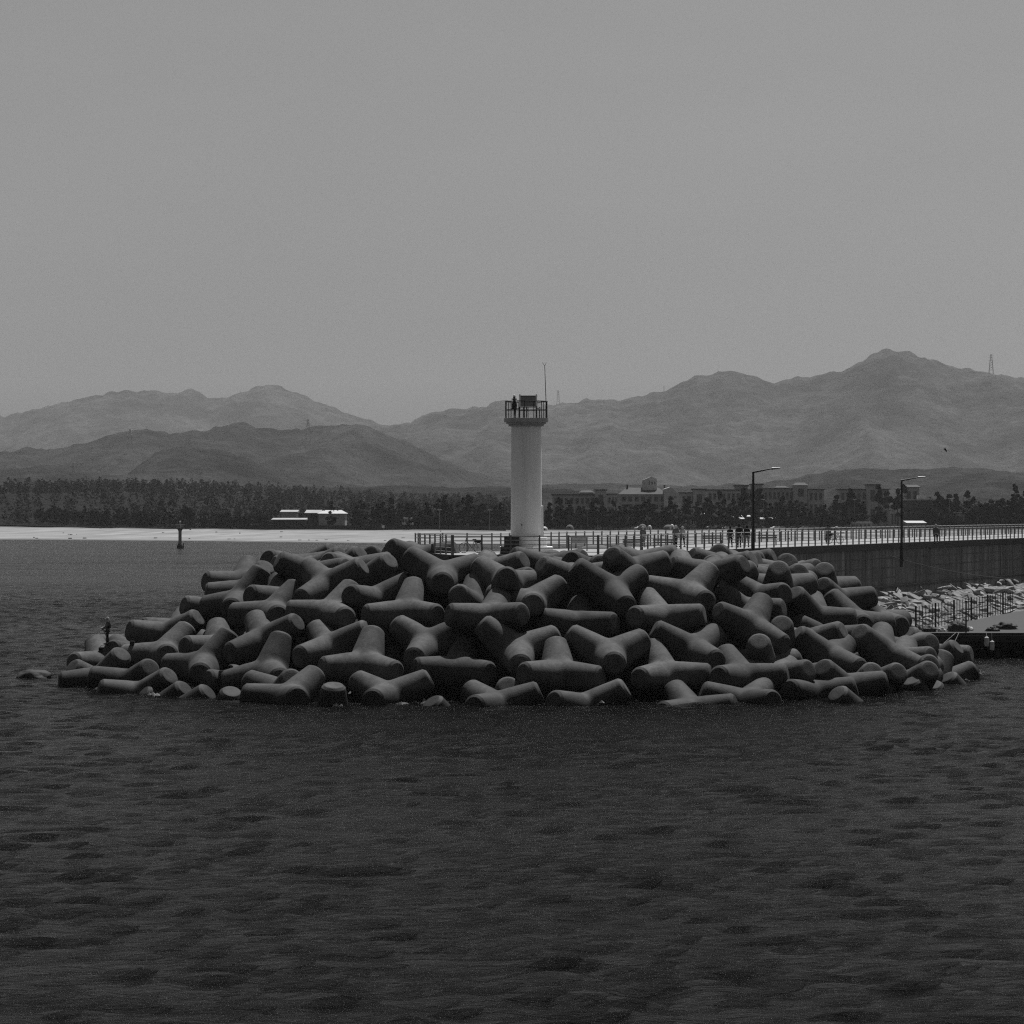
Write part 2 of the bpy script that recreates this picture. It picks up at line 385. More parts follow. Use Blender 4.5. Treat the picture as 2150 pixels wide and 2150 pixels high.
# ------------------------------------------------------------------ trees
def crown_tris(h, r, base, n, kind, rs):
    V = []; Fc = []
    clumps = []
    nc = 16 if kind == 'pine' else 18
    for i in range(nc):
        t = rs.uniform(0, 1)**.8; z = base+(h-base)*t
        rr = r*((1-t)**.75+.12) if kind == 'pine' else r*math.sqrt(max(.05, 1-(2*t-.9)**2))
        a = rs.uniform(0, 2*math.pi); q_ = rs.uniform(.25, .95)
        clumps.append((math.cos(a)*rr*q_, math.sin(a)*rr*q_, z, r*rs.uniform(.28, .5)*(1-.5*t)))
    clumps.append((0, 0, h*.97, r*.2))
    for i in range(n):
        cx, cy, cz, cr = clumps[i % len(clumps)]
        d = rs.normal(size=3); d /= np.linalg.norm(d); rad = cr*rs.uniform(.4, 1.1)
        p = np.array([cx, cy, cz])+d*rad*np.array([1, 1, .62]); s = rs.uniform(.28, .62)*(r/2.4)**.5
        u = rs.normal(size=3); u /= np.linalg.norm(u); v_ = np.cross(u, d); v_ /= (np.linalg.norm(v_)+1e-6)
        o = len(V); V += [p-u*s, p+v_*s*.8, p+u*s, p-v_*s*.8]; Fc.append((o, o+1, o+2, o+3))
    return V, Fc
def trunk_mb(h, r0, kind, rs):
    mb = MB(); lean = rs.normal(0, .03, 2)*h
    mb.tube([(0, 0, 0), (lean[0]*.4, lean[1]*.4, h*.4), (lean[0], lean[1], h*.92)], [r0, r0*.7, r0*.18], 7)
    for i in range(5):
        z = h*rs.uniform(.35, .8); a = rs.uniform(0, 6.28); L_ = h*.16
        mb.tube([(lean[0]*.6, lean[1]*.6, z), (math.cos(a)*L_, math.sin(a)*L_, z+L_*.5)], [r0*.3, r0*.1], 5)
    return mb
protos = []
for i in range(7):
    kind = 'pine' if i < 5 else 'broad'; rs = np.random.default_rng(50+i)
    h = 11+rs.uniform(-1, 1.5) if kind == 'pine' else 9.5; r = rs.uniform(2.1, 2.9) if kind == 'pine' else 3.6
    V, Fc = crown_tris(h, r, h*(.18 if kind == 'pine' else .2), 620, kind, rs)
    protos.append((trunk_mb(h, .22, kind, rs), V, Fc, kind, h))
TREE_D = {}
def make_tree(i, loc, sc, rot, label, group, name):
    mb, V, Fc, kind, h = protos[i]
    if i not in TREE_D:
        root = thing(name, loc, label, 'tree', group)
        root.location = (0, 0, 0)
        t = mb.build('trunk', M['bark'], root); c = raw('crown', V, Fc, M['leaf'] if kind == 'pine' else M['leaf2'], parent=root)
        TREE_D[i] = (root, [t, c]); r = root
    else:
        r0, ch = TREE_D[i]; r = r0.copy(); COL.objects.link(r)
        for c in ch:
            cc = c.copy(); COL.objects.link(cc); cc.parent = r
    r.name = name; r['label'] = label; r['group'] = group
    r.location = loc; r.scale = sc; r.rotation_euler = (0, 0, rot)
rt = np.random.default_rng(5); n_t = [0, 0]
for row in range(3):
    x = -262.
    while x < 300:
        px_ = 1075+F*x/1350
        x += rt.uniform(3.6, 6.2) if px_ > 1120 else (rt.uniform(5, 8.5) if px_ > 740 else rt.uniform(8, 14))
        yb_ = float(back(x))+9+row*27+rt.uniform(-8, 12)
        if abs(x) > .172*yb_+3: continue
        px = 1075+F*x/yb_
        if row == 0 and (566 < px < 735 or 1425 < px < 1700 and rt.random() < .7 or 1790 < px < 1960): continue
        if row == 1 and (580 < px < 725 or 1790 < px < 1950 and rt.random() < .8): continue
        if row > 1 and px < 740 and rt.random() < .4: continue
        i = int(rt.integers(0, 5)) if (px > 560 and rt.random() < .93 or rt.random() < .35) else 5+int(rt.integers(0, 2))
        kd = 0 if i < 5 else 1
        if n_t[kd] >= (285, 120)[kd]: continue
        hs = rt.uniform(.68, 1.08)+.09*math.sin(px*.021)+.06*math.sin(px*.0083+1)
        if 430 < px < 600: hs *= .72
        if 740 < px < 1060: hs *= 1.12
        if px > 1130: hs *= rt.uniform(1.0, 1.32) if px < 1740 else 1.5
        lab, gr, nm = (('dark green pine in the belt behind the beach', 'pines in the belt behind the beach', 'pine_tree'), ('round crowned leafy tree in the belt behind the beach', 'leafy trees in the belt behind the beach', 'leafy_tree'))[kd]
        make_tree(i, (x, yb_, float(gz(x, yb_))-.3), (hs*rt.uniform(.85, 1.35), hs*rt.uniform(.85, 1.35), hs), rt.uniform(0, 6.28), lab, gr, nm); n_t[kd] += 1
# the wood beyond: one mass of thousands of crowns
def woodland(name, spec, m, seed, quads=70):
    rs = np.random.default_rng(seed); base = []
    for k in range(4):
        V, Fc = crown_tris(10, 3.3, 1.5, quads, 'broad' if k % 2 else 'pine', rs); base.append((np.array(V), np.array(Fc)))
    AV = []; AF = []; o = 0
    for (x, y, s) in spec:
        V, Fc = base[int(rs.integers(0, 4))]; a = rs.uniform(0, 6.28)
        Rm = np.array([[math.cos(a), -math.sin(a), 0], [math.sin(a), math.cos(a), 0], [0, 0, 1]])
        v = (V*s*np.array([1, 1, rs.uniform(.85, 1.15)]))@Rm.T+np.array([x, y, float(gz(x, y))-.5]); AV.append(v); AF.append(Fc+o); o += len(v)
    v = np.concatenate(AV); f = np.concatenate(AF)
    me = bpy.data.meshes.new(name); me.vertices.add(len(v)); me.vertices.foreach_set('co', v.ravel())
    me.loops.add(f.size); me.loops.foreach_set('vertex_index', f.ravel().astype(np.int32)); me.polygons.add(len(f)); me.polygons.foreach_set('loop_start', np.arange(0, f.size, 4)); me.update(calc_edges=True)
    me.materials.append(m); ob = bpy.data.objects.new(name, me); COL.objects.link(ob); return tag(ob, kind='stuff')
spec = []
for k in range(3600):
    y = 1450+1650*rt.random()**1.15; x = rt.uniform(-.185, .185)*y
    if y < float(back(x))+115: continue
    px = 1075+F*x/y
    if px > 1130 and (px < 1740 or y < 1560 or y > 1900): continue
    spec.append((x, y, rt.uniform(.62, 1.05)*(1+.2*(y > 2200))))
for k in range(1050):
    x = rt.uniform(-275, 300); y = float(back(x))+rt.uniform(14, 80)
    if not (1800 < 1075+F*x/y < 1960 or 560 < 1075+F*x/y < 740): spec.append((x, y, rt.uniform(.42, .8)))
woodland('woodland', spec, M['wood'], 9)
# low shrubs and windbreak hedge on the edge of the sand
spec = []
for k in range(900):
    x = rt.uniform(-275, 330); y = float(back(x))+rt.uniform(0, 9)
    px = 1075+F*x/y
    spec.append((x, y, rt.uniform(.10, .26)))
woodland('scrub', spec, M['leaf'], 12, 26)

# ------------------------------------------------------------------ tetrapods
UL = [Vector((0, 0, 1)), Vector((math.sqrt(8/9), 0, -1/3)), Vector((-math.sqrt(2/9), math.sqrt(2/3), -1/3)), Vector((-math.sqrt(2/9), -math.sqrt(2/3), -1/3))]
TL = 2.83
def tetra_mesh():
    bm = bmesh.new(); rb, k = 1.16, .175; n = 48
    for li, u in enumerate(UL):
        a = (UL[(li+1) % 4]-u*UL[(li+1) % 4].dot(u)).normalized(); b = u.cross(a); rings = []
        for j in range(n):
            th = 2*math.pi*j/n; dr = a*math.cos(th)+b*math.sin(th)
            wm = max(dr.dot(v) for m_, v in enumerate(UL) if m_ != li)
            t0 = rb*wm/(4/3+k*wm)
            ts = [t0+(2.66-t0)*(i/16)**1. for i in range(17)]
            col = [(t, rb-k*t) for t in ts]
            r1 = rb-k*2.66
            col += [(2.685, r1-.012), (2.70, r1-.03), (2.795, r1-.125), (2.82, r1-.155), (2.83, r1-.185), (2.83, .3), (2.83, .08)]
            rings.append([bm.verts.new(u*t+dr*r) for t, r in col])
        for j in range(n):
            p, q_ = rings[j], rings[(j+1) % n]
            for i in range(len(p)-1): bm.faces.new((p[i], q_[i], q_[i+1], p[i+1]))
        bm.faces.new([r_[-1] for r_ in rings])
    bmesh.ops.remove_doubles(bm, verts=bm.verts, dist=.004)
    bmesh.ops.recalc_face_normals(bm, faces=bm.faces)
    near = [v for v in bm.verts if v.co.length < 1.75 and max(v.co.dot(u) for u in UL) < 1.15]
    for _ in range(6): bmesh.ops.smooth_vert(bm, verts=near, factor=.5, use_axis_x=True, use_axis_y=True, use_axis_z=True)
    me = bpy.data.meshes.new('tetrapod'); bm.to_mesh(me); bm.free()
    me.polygons.foreach_set('use_smooth', [True]*len(me.polygons)); me.set_sharp_from_angle(angle=R(33))
    me.materials.append(M['tetra']); return me
TM = tetra_mesh()
POSES = '''-25.86 192.99 0.14 0.155 -0.210 0.338 -0.904|long legged tetrapod at the far left waterline, lit round cap beside the fisherman
-25.87 191.79 -1.63 0.689 0.168 -0.161 0.686|low dark tetrapod leg stub rising from water just below the fisherman's perch
-26.62 197.90 -0.56 -0.326 -0.439 -0.172 0.820|dark tetrapod leg behind the leftmost cap, left of the fisherman
-27.41 203.71 0.59 0.889 -0.406 -0.196 -0.078|upright tetrapod leg standing left of the fisherman, its left side dark
-25.02 200.92 1.20 0.452 0.026 -0.551 -0.701|pale sunlit tetrapod leg right behind the fisherman's legs
-22.10 193.54 1.67 0.525 0.389 -0.556 -0.513|tetrapod right of the fisherman with a big dark round cap in a bright rim
-22.34 198.00 2.71 0.221 -0.352 0.338 -0.844|long thin leg lying behind the bright rimmed cap right of the fisherman
-26.34 209.10 1.45 0.861 0.113 0.430 -0.246|slanting tetrapod leg against the water, right of the fisherman at his waist height
-22.08 202.45 2.76 0.631 -0.338 0.356 0.601|small upright leg against the water on the lower left slope of the pile
-18.86 187.50 1.32 -0.416 -0.393 0.549 0.609|large tetrapod with round dark cap facing out, left part of the waterline row
-23.61 189.79 0.07 0.733 0.513 0.008 0.448|short tetrapod stub with pale top, in the dark gap below the fisherman's log
-22.53 186.18 -0.50 0.133 -0.315 0.351 -0.871|dark tetrapod with lit round cap facing right at the left waterline
-24.07 187.39 -2.90 -0.693 -0.052 0.141 -0.705|smooth wet hump of a sunken tetrapod, leftmost hump off the left waterline
-20.39 185.22 -1.78 0.653 -0.134 -0.410 0.622|long low hump of a sunken tetrapod with foam, below the left round cap
-25.36 189.20 -2.29 0.238 -0.106 0.152 -0.954|small pointed wet leg in the water between the two left lit caps
-18.07 204.56 5.90 0.852 -0.436 -0.091 -0.276|broad upright leg forming the upper left shoulder of the pile against water
-14.89 205.48 6.87 -0.437 0.018 0.560 -0.704|dark round cap peeping out behind the top left log of the pile
-12.54 194.78 6.66 -0.651 0.198 0.486 -0.548|big log like leg lit on top, highest on the left end of the crest
-17.30 199.71 5.47 0.709 0.276 -0.619 -0.195|long leg pointing down left from the upper left shoulder with a dark cap
-17.38 195.20 4.97 0.264 0.208 0.195 0.921|tetrapod below the upper left shoulder with rim lit leg rising right
-18.96 198.97 4.16 0.213 0.584 0.141 -0.771|dark rounded leg at the outermost left middle edge of the pile
-14.57 193.05 5.12 0.320 -0.098 -0.458 -0.824|tetrapod with straight leg and dark cap pointing left, under the top left log
-14.89 190.29 4.38 -0.115 -0.231 -0.298 -0.919|tetrapod with rim lit leg rising right and dark round cap, left middle of pile
-11.45 189.95 6.14 0.353 0.481 0.037 0.802|large three legged tetrapod below the top left crest, pale rim on its right end
-15.04 186.59 2.91 0.450 0.503 -0.021 0.738|tetrapod with tall stub and leg ending in a lit oval cap, left lower middle
-18.26 190.07 2.18 0.308 -0.091 -0.429 -0.844|tetrapod with upright stub and short log pointing left, above the big round cap at left
-14.62 183.53 1.09 -0.518 -0.644 0.298 -0.477|tetrapod standing with a broad upright leg, second from left in the front row
-13.43 179.90 -0.03 0.674 0.103 -0.548 -0.485|small crossed tetrapod lying in front of the second upright front row tetrapod
-12.87 176.12 -0.08 -0.574 -0.357 0.534 0.508|waterline tetrapod with flat leg pointing left and dark cap near the left quarter
-10.29 174.30 -1.56 -0.702 -0.122 0.085 -0.696|lone upright conical stub with tide bands standing in the water
-16.97 180.23 -1.95 -0.915 -0.209 -0.168 0.302|dark wet stub in the water left of the flat lying waterline leg
-19.92 181.21 -1.42 -0.877 -0.087 -0.425 0.207|pointed wet leg in the water under the big round cap at left
-21.37 183.54 -1.38 0.868 0.114 0.406 -0.260|faint wet hump below the left round cap, mostly under water
-16.62 186.25 0.00 0.509 -0.439 0.339 0.658|dim tetrapod leg deep in the gap behind the second upright front tetrapod
-13.32 201.69 6.80 0.227 -0.367 0.344 -0.834|sunlit leg on the far side of the crest, left of centre, ends rounded
-15.31 226.70 6.67 0.610 0.456 0.145 0.631|pale distant leg against the bay water at the far side of the crest
-10.36 196.93 6.89 0.818 0.490 -0.302 -0.021|small leg with dark cap at left lying on the far crest, left of centre
-9.32 220.48 6.84 0.841 0.487 -0.221 0.079|round dark cap facing out on the far crest left of the railing
-10.72 224.80 6.73 0.418 -0.473 0.269 0.727|short pale leg left of the round dark cap on the far crest
-6.26 203.14 7.59 -0.497 0.071 0.551 -0.667|leg with dark end lying nearest to the left end of the railing
-6.74 207.23 7.15 -0.360 -0.483 -0.225 0.766|low grey leg just under the leg nearest the left railing end
-11.96 207.57 6.51 -0.843 -0.144 -0.427 0.293|flat pale leg on the far crest directly behind the pale rimmed end
-11.09 187.05 4.48 0.588 0.673 -0.164 0.419|tetrapod with rim lit leg rising right and dark cap, below the left crest
-9.28 192.51 6.29 -0.829 -0.167 -0.420 0.330|big dark leg with faint round cap facing out below the left crest
-4.34 187.46 6.78 -0.093 -0.483 -0.273 -0.827|huge three legged tetrapod on the crest left of the lighthouse, dark cap facing down
-8.45 188.36 5.23 -0.787 -0.475 0.385 -0.083|tetrapod with dark cap facing left and ridge rising right behind a conical leg
-6.34 185.14 4.59 -0.142 0.125 0.337 0.922|tetrapod with scratched conical upright leg and two spread legs, left of centre
-4.99 182.23 2.81 -0.228 -0.470 -0.126 -0.843|three legged tetrapod spread like a Y, left of centre in the middle row
-10.86 183.87 2.55 0.424 0.493 0.065 0.757|tetrapod with rounded leg, right ridge and a dark cap down left, lower left middle
-8.69 180.45 1.67 0.165 -0.131 -0.290 -0.934|tetrapod with streaked conical upright leg above two spread legs, third in front row
-7.21 176.60 0.00 0.277 0.456 0.243 0.810|crossed tetrapod with a chamfered right leg at the waterline, left of centre
-3.22 174.06 -2.01 -0.633 0.060 0.315 -0.704|small shiny wet cone of a sunken tetrapod right of the crossed waterline one
-7.02 185.35 0.99 -0.868 0.440 0.152 0.172|dim tetrapod leg in the dark gap right of the streaked conical leg
-3.18 179.69 1.41 0.660 0.520 -0.394 -0.374|front row tetrapod left of centre with broad legs and oval cap at right
0.28 179.53 2.61 -0.036 -0.504 -0.219 -0.835|Y shaped tetrapod at the centre of the middle row with a pale faceted lower leg
-0.94 174.72 -0.45 -0.841 0.424 0.337 0.018|V shaped tetrapod at the central waterline with foam at its foot
-0.27 177.87 -0.56 -0.847 -0.461 0.119 -0.236|small lit oval cap in the gap above the V shaped waterline tetrapod
2.69 177.43 1.31 -0.299 0.103 0.363 0.877|central front row tetrapod with upright leg and two wide arms
-1.64 185.16 0.74 -0.614 0.341 -0.332 -0.629|dim tetrapod leg in the dark gap beside the central left upright leg
5.63 179.21 2.33 0.076 0.453 0.283 0.842|Y shaped tetrapod right of centre with bright lower leg and dark round cap
4.14 174.43 -0.52 0.360 -0.419 0.248 -0.796|waterline tetrapod right of centre with a foam covered crotch and rising right leg
4.79 182.78 0.15 -0.725 -0.590 0.043 -0.351|dark half hidden cap at the right end of the central front tetrapod
8.97 179.51 1.11 0.388 -0.018 -0.381 -0.839|front row tetrapod right of centre, bright short leg with dark cap at left
10.28 175.82 -0.83 -0.875 0.414 0.227 0.111|waterline tetrapod with a leg rising left, splashed at its foot, right of centre
10.72 182.05 2.47 0.109 -0.396 -0.345 -0.844|tetrapod with long ridge falling right to a dark cap, right of centre middle row
13.50 179.73 0.95 -0.399 0.024 0.434 0.807|front row tetrapod at right with bright top leg and straight edged right end
13.59 176.79 -0.42 0.029 -0.298 -0.450 -0.841|low waterline tetrapod with a long flat leg, right part of the front
14.92 183.82 1.56 0.874 0.425 -0.132 0.194|upright stub with a pale flat top facing out, right front of the pile
15.83 181.78 0.78 0.676 -0.323 0.468 0.468|rounded dark leg right of the pale topped stub
17.04 185.57 0.43 0.757 -0.564 -0.067 -0.324|dimmer rounded leg in shade right of the pale topped stub
17.67 180.52 -0.11 0.391 -0.017 -0.512 -0.764|waterline tetrapod with dark round cap lying under the right front legs
19.73 182.51 0.18 -0.884 -0.387 0.261 0.014|tetrapod with pale oval cap at left and thick barrel leg at right waterline
20.31 177.00 -1.38 -0.594 0.075 0.392 -0.698|dark arched wet leg at the right waterline before the barrel leg
5.94 185.21 5.99 0.088 -0.457 -0.256 -0.847|big Y shaped tetrapod under the crest right of centre, pale patch on lower leg
7.14 187.97 7.02 -0.852 -0.437 0.270 -0.099|tetrapod with mottled round cap on the crest right of the lighthouse
8.92 184.17 4.27 -0.370 0.034 0.450 0.812|tetrapod with bright short leg and straight right arm, middle row right of centre
10.80 187.10 5.67 -0.591 -0.707 0.140 -0.363|tetrapod with bright bowed leg and leg rising right, upper right of centre
3.95 183.42 3.92 0.731 0.480 -0.378 -0.304|tetrapod with a straight level bar and shaded upright leg, centre of the pile
1.05 184.22 5.17 -0.700 -0.632 0.193 -0.271|tetrapod at the centre with dark cap in a pale ring and leg rising right
-1.23 181.61 4.41 -0.691 -0.457 0.443 0.342|tetrapod at the centre with level bar, lit right cap and short upright leg
-2.45 185.20 4.91 0.646 0.289 -0.455 0.540|tetrapod with big dark oval cap facing up left of centre under the crest
-1.58 188.17 5.38 -0.600 0.355 -0.334 -0.635|rounded leg behind the dark oval cap tetrapod, left of centre under the crest
-0.26 185.87 6.31 0.304 0.215 -0.561 0.739|tetrapod below the lighthouse with dark round cap and pale left leg
-0.31 189.17 6.10 0.717 -0.572 -0.010 -0.397|small pale leg end right of the dark cap below the lighthouse
-1.40 190.80 6.86 0.551 0.542 0.086 0.628|log like leg lying across directly under the lighthouse foot
2.35 191.77 7.17 0.608 -0.180 -0.525 0.568|rounded leg end touching the pier edge right of the lighthouse foot
3.84 187.51 6.55 0.825 0.392 -0.368 -0.174|thick dark log pointing left under the right side of the lighthouse
4.68 191.80 7.02 -0.819 -0.512 0.256 -0.049|small dark cap behind the log right of the lighthouse
4.86 189.71 6.74 0.122 0.204 -0.519 0.821|short pale leg with dark cap just before the pier edge, right of lighthouse
10.91 193.69 6.70 -0.839 0.484 0.144 0.201|pale rounded stub behind the right arm of the crest tetrapod with mottled cap
12.38 190.29 6.73 0.152 0.569 0.085 -0.803|straight log lying level on the crest, right of the mottled cap tetrapod
8.10 196.75 7.33 0.351 -0.044 -0.584 -0.730|small distant leg between the arms of the mottled cap crest tetrapod
14.29 206.55 6.89 0.227 0.525 0.131 -0.809|thin leg pointing left on the crest at the start of the wall
14.93 212.60 6.95 0.850 0.476 -0.202 0.101|dark round cap rising above the crest in front of the wall
16.09 216.56 6.83 0.792 -0.559 -0.193 -0.153|small pale leg right of the dark round cap on the crest before the wall
13.23 195.75 6.34 -0.847 -0.450 0.213 -0.187|tetrapod with dark cap and shaded right log on the right crest
13.52 199.27 6.60 0.830 0.120 0.496 -0.225|leg rising right to a rounded end, top of the right crest
17.11 196.08 5.83 0.860 0.450 -0.136 0.199|cone shaped leg with dark round cap facing up on the right crest
17.98 203.29 6.28 0.642 0.331 0.358 -0.592|rounded end behind the cone shaped leg on the right crest
17.92 200.19 5.93 0.108 0.384 0.508 0.764|log pointing right below the wall, lit along its top
19.48 211.87 6.18 -0.713 0.600 0.032 0.363|short rounded leg against the wall behind the right pointing log
21.33 208.54 5.43 0.268 0.099 -0.437 0.853|stub with a pale oval top standing alone against the wall
21.74 204.82 4.71 0.415 0.017 -0.499 0.760|grey round cap just under the pale oval topped stub by the wall
15.69 192.64 5.25 -0.754 -0.186 0.425 0.465|tetrapod with thin ridge left and grey oval cap right, upper right slope
19.07 193.59 3.95 -0.545 0.026 0.394 -0.740|dark leg with grey oval cap leaning left beside the twin cap, right slope
19.69 197.63 3.70 -0.866 0.426 0.112 0.236|smooth upright leg with rounded top on the upper right slope
14.40 185.50 3.78 -0.297 0.311 0.272 0.861|big tetrapod with leg rising to a rounded top and long ridge falling right
14.26 189.75 4.57 0.885 0.296 -0.291 -0.213|smooth dark leg leaning left behind the big right tetrapod
16.37 187.13 2.59 -0.224 -0.122 0.444 -0.859|dark stub with pale oval cap facing up on the right slope
19.74 192.77 2.60 -0.855 -0.364 0.329 0.169|half hidden leg lit on its shoulder beside the pale oval capped stub
19.42 187.18 1.80 -0.767 -0.343 0.265 0.474|long bar tetrapod falling right with bright lower leg, right slope
18.29 189.89 2.53 0.804 0.138 0.530 -0.232|straight leg lying level behind the long falling bar, right slope
22.39 198.96 3.50 0.664 0.086 -0.346 -0.658|banded cylinder like tetrapod leg falling right below the wall
24.92 206.47 3.25 -0.749 -0.185 0.335 0.541|banded leg behind it reaching right toward the rubble stones
23.13 191.82 1.98 0.405 -0.297 -0.371 -0.781|largest ridge tetrapod at the right end, lit cap upper left, falling to water
24.93 195.76 1.11 -0.695 0.299 -0.415 -0.506|rounded leg in shade under the rubble side of the right end
28.52 207.30 0.92 -0.889 -0.293 0.283 0.207|long thin leg sloping down right toward the pontoon
25.98 200.11 1.53 -0.009 -0.278 0.496 -0.823|blocky leg with a flat cap next to the pontoon ropes
27.08 197.29 -0.51 0.539 -0.310 -0.081 -0.779|rounded hump of a tetrapod at the outer right end
27.69 203.61 0.29 0.701 -0.603 -0.270 -0.268|small rounded cap touching water at the extreme right near the pontoon
28.14 200.69 -0.74 -0.167 -0.475 -0.173 -0.847|dark cap at the extreme right waterline with splashing water
25.41 193.57 0.44 0.646 -0.596 0.057 -0.473|rounded end under the foot of the long ridge at the right waterline
24.98 190.36 -0.00 -0.084 -0.215 0.482 -0.845|dark round cap under the foot of the long ridge at the right end
29.31 196.06 -1.83 0.639 -0.096 -0.303 0.701|wet smooth hump with splash at the outer right waterline
26.74 191.29 -2.22 -0.657 -0.091 0.241 -0.708|small wet hump with dark left side at the right waterline
25.65 188.71 -1.89 0.945 0.187 -0.149 -0.224|broad wet dome standing in the water at the right waterline
21.32 185.09 0.00 -0.826 -0.483 0.101 -0.273|half hidden round cap behind the barrel leg at right
22.47 187.82 0.06 0.064 0.365 0.537 0.758|thin pale leg pointing right behind the wet dome'''
GROUP = 'concrete tetrapods piled round the pier head'
for ln in POSES.strip().split('\n'):
    num, lab = ln.split('|'); v = [float(a) for a in num.split()]
    o = bpy.data.objects.new('tetrapod', TM); COL.objects.link(o)
    o.location = v[:3]; o.rotation_mode = 'QUATERNION'; o.rotation_quaternion = Quaternion(v[3:7])
    tag(o, lab, 'tetrapod', GROUP)
# the layer below them, seen as dark shapes through the gaps
def mound_z(x, y, top=8.):
    r_ = math.hypot((x-.5)/31., (y-205)/31.); return min(top, top*(1-r_)/.45)
rf = np.random.default_rng(21)
for k in range(46):
    a = math.pi*(1.03+.94*(k+.5)/46*1.0); rr = [.82, .70, .58][k % 3]*31+rf.uniform(-.6, .6)
    x = .5+rr*math.cos(a)*.97; y = 205+rr*math.sin(a)*.97+1.5
    z = mound_z(x, y)-4.7
    o = bpy.data.objects.new('tetrapod', TM); COL.objects.link(o); o.location = (x, y, z)
    qn = Quaternion(rf.normal(size=4)); qn.normalize(); o.rotation_mode = 'QUATERNION'; o.rotation_quaternion = qn
    tag(o, 'dark tetrapod wedged deep in the gaps under the outer layer of the pile', 'tetrapod', 'tetrapods deep inside the pile')
# rubble core
xs = np.linspace(-34, 35, 90); ys_ = np.linspace(172, 240, 90); X, Y = np.meshgrid(xs, ys_)
Rr = np.hypot((X-.5)/31., (Y-205)/31.); Z = np.minimum(7.6, 8*(1-Rr)/.45)-4.6
Z += np.array([[noise.fractal((x*.5, y*.5, 3), 1, 2, 3)*.5 for x in xs] for y in ys_])
tag(grid_mesh('rubble_mound', X, Y, Z, M['soil'], smooth=False), kind='structure')

# ------------------------------------------------------------------ pier
DZ = 8.25
U = Vector((.364, .931, 0)).normalized(); D0 = Vector((12.6, 215.5, 0)); E0 = Vector((4.0, 228., 0))
pn = [(-3.95, 194.), (5.6, 191.5), (10.9, 209.6), (12.6, 215.5)]
FARN = D0+U*620; FARF = E0+U*600
foot = pn+[(FARN.x, FARN.y), (FARF.x, FARF.y), (4.0, 228.), (-1.3, 212.), (-7.1, 215.), (-5.3, 202.)]
pier = thing('concrete_pier', (3, 200, 0), 'long concrete pier with a stained wall and pale deck running to the right', 'pier')
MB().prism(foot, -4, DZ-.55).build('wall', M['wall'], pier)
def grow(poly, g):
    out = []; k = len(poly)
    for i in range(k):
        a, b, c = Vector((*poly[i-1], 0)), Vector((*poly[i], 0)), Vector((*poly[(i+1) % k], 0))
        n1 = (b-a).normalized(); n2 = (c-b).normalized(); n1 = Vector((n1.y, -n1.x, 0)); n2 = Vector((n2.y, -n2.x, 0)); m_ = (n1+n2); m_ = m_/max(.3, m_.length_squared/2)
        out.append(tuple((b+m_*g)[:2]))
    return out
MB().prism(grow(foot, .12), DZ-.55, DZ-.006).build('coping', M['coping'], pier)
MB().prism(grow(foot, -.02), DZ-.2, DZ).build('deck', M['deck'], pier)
# ledge and pour joints along the wall face
nrm = Vector((U.y, -U.x, 0))
def along(a, b, off=0.): return D0+U*a+nrm*off, D0+U*b+nrm*off
def strip(mb, a, b, z, h, out):
    p0 = D0+U*a; p1 = D0+U*b
    mb.add([p0+nrm*-.05+Vector((0, 0, z)), p0+nrm*out+Vector((0, 0, z)), p1+nrm*out+Vector((0, 0, z)), p1+nrm*-.05+Vector((0, 0, z)),
            p0+nrm*-.05+Vector((0, 0, z+h)), p0+nrm*out+Vector((0, 0, z+h)), p1+nrm*out+Vector((0, 0, z+h)), p1+nrm*-.05+Vector((0, 0, z+h))],
           [(0, 1, 2, 3), (7, 6, 5, 4), (0, 4, 5, 1), (1, 5, 6, 2), (2, 6, 7, 3), (3, 7, 4, 0)])
mb = MB(); strip(mb, .2, 300, 4.35, .16, .16); mb.build('ledge', M['coping'], pier)
mb = MB()
for z in (6.05, 5.2, 6.9): strip(mb, .2, 300, z, .07, .014)
for a in np.arange(6, 300, 12.): 
    p = D0+U*a+nrm*.004; mb.box(p+Vector((0, 0, 5.6)), (.05, .05, 3.9), Matrix.Rotation(math.atan2(U.y, U.x), 3, 'Z'))
mb.build('pour_joint', M['dark'], pier)
for a, w_, z0, z1 in ((38, 5.5, 5.3, 6.0), (62, 7, 4.6, 6.9), (78, 5, 4.6, 6.0), (52, 2.2, 5.0, 6.2), (96, 4, 4.7, 5.9)):
    p = D0+U*a+nrm*.006; MB().box(p+Vector((0, 0, (z0+z1)/2)), (w_, .02, z1-z0), Matrix.Rotation(math.atan2(U.y, U.x), 3, 'Z')).build('repair_patch', M['patch'], pier)

# railing: posts and five rails, along a path
def railing(path, step, label, phase=.0, nrails=5, H=1.27, maxposts=100, grp='steel railings on the pier'):
    pts = [Vector(p) for p in path]; base = pts[0].copy()
    t = thing('pier_railing', base, label, 'railing', grp); posts = []
    for a, b in zip(pts[:-1], pts[1:]):
        L_ = (b-a).length; n = max(1, round(L_/step)); posts += [a+(b-a)*(i/n) for i in range(n)]
    posts.append(pts[-1]); first = None
    for i, p in enumerate(posts[:maxposts]):
        if first is None:
            first = MB().box(p+Vector((0, 0, H/2)), (.115, .115, H)).build('post', M['grey'], t)
        else:
            c = first.copy(); COL.objects.link(c); c.parent = t; c.location = p-base
    if len(posts) > maxposts:
        mb = MB()
        for p in posts[maxposts:]: mb.box(p+Vector((0, 0, H/2)), (.115, .115, H))
        o = mb.build('post', M['grey'], t); o['kind'] = 'stuff'
    for k in range(nrails):
        z = H-.08-k*(H-.28)/(nrails-1) if nrails > 1 else H
        MB().tube([p+Vector((0, 0, z)) for p in pts], .024 if k else .04, 6).build('rail', M['rail'], t)
V3 = lambda x, y: Vector((x, y, DZ))
near_far = D0+U*190-nrm*.18
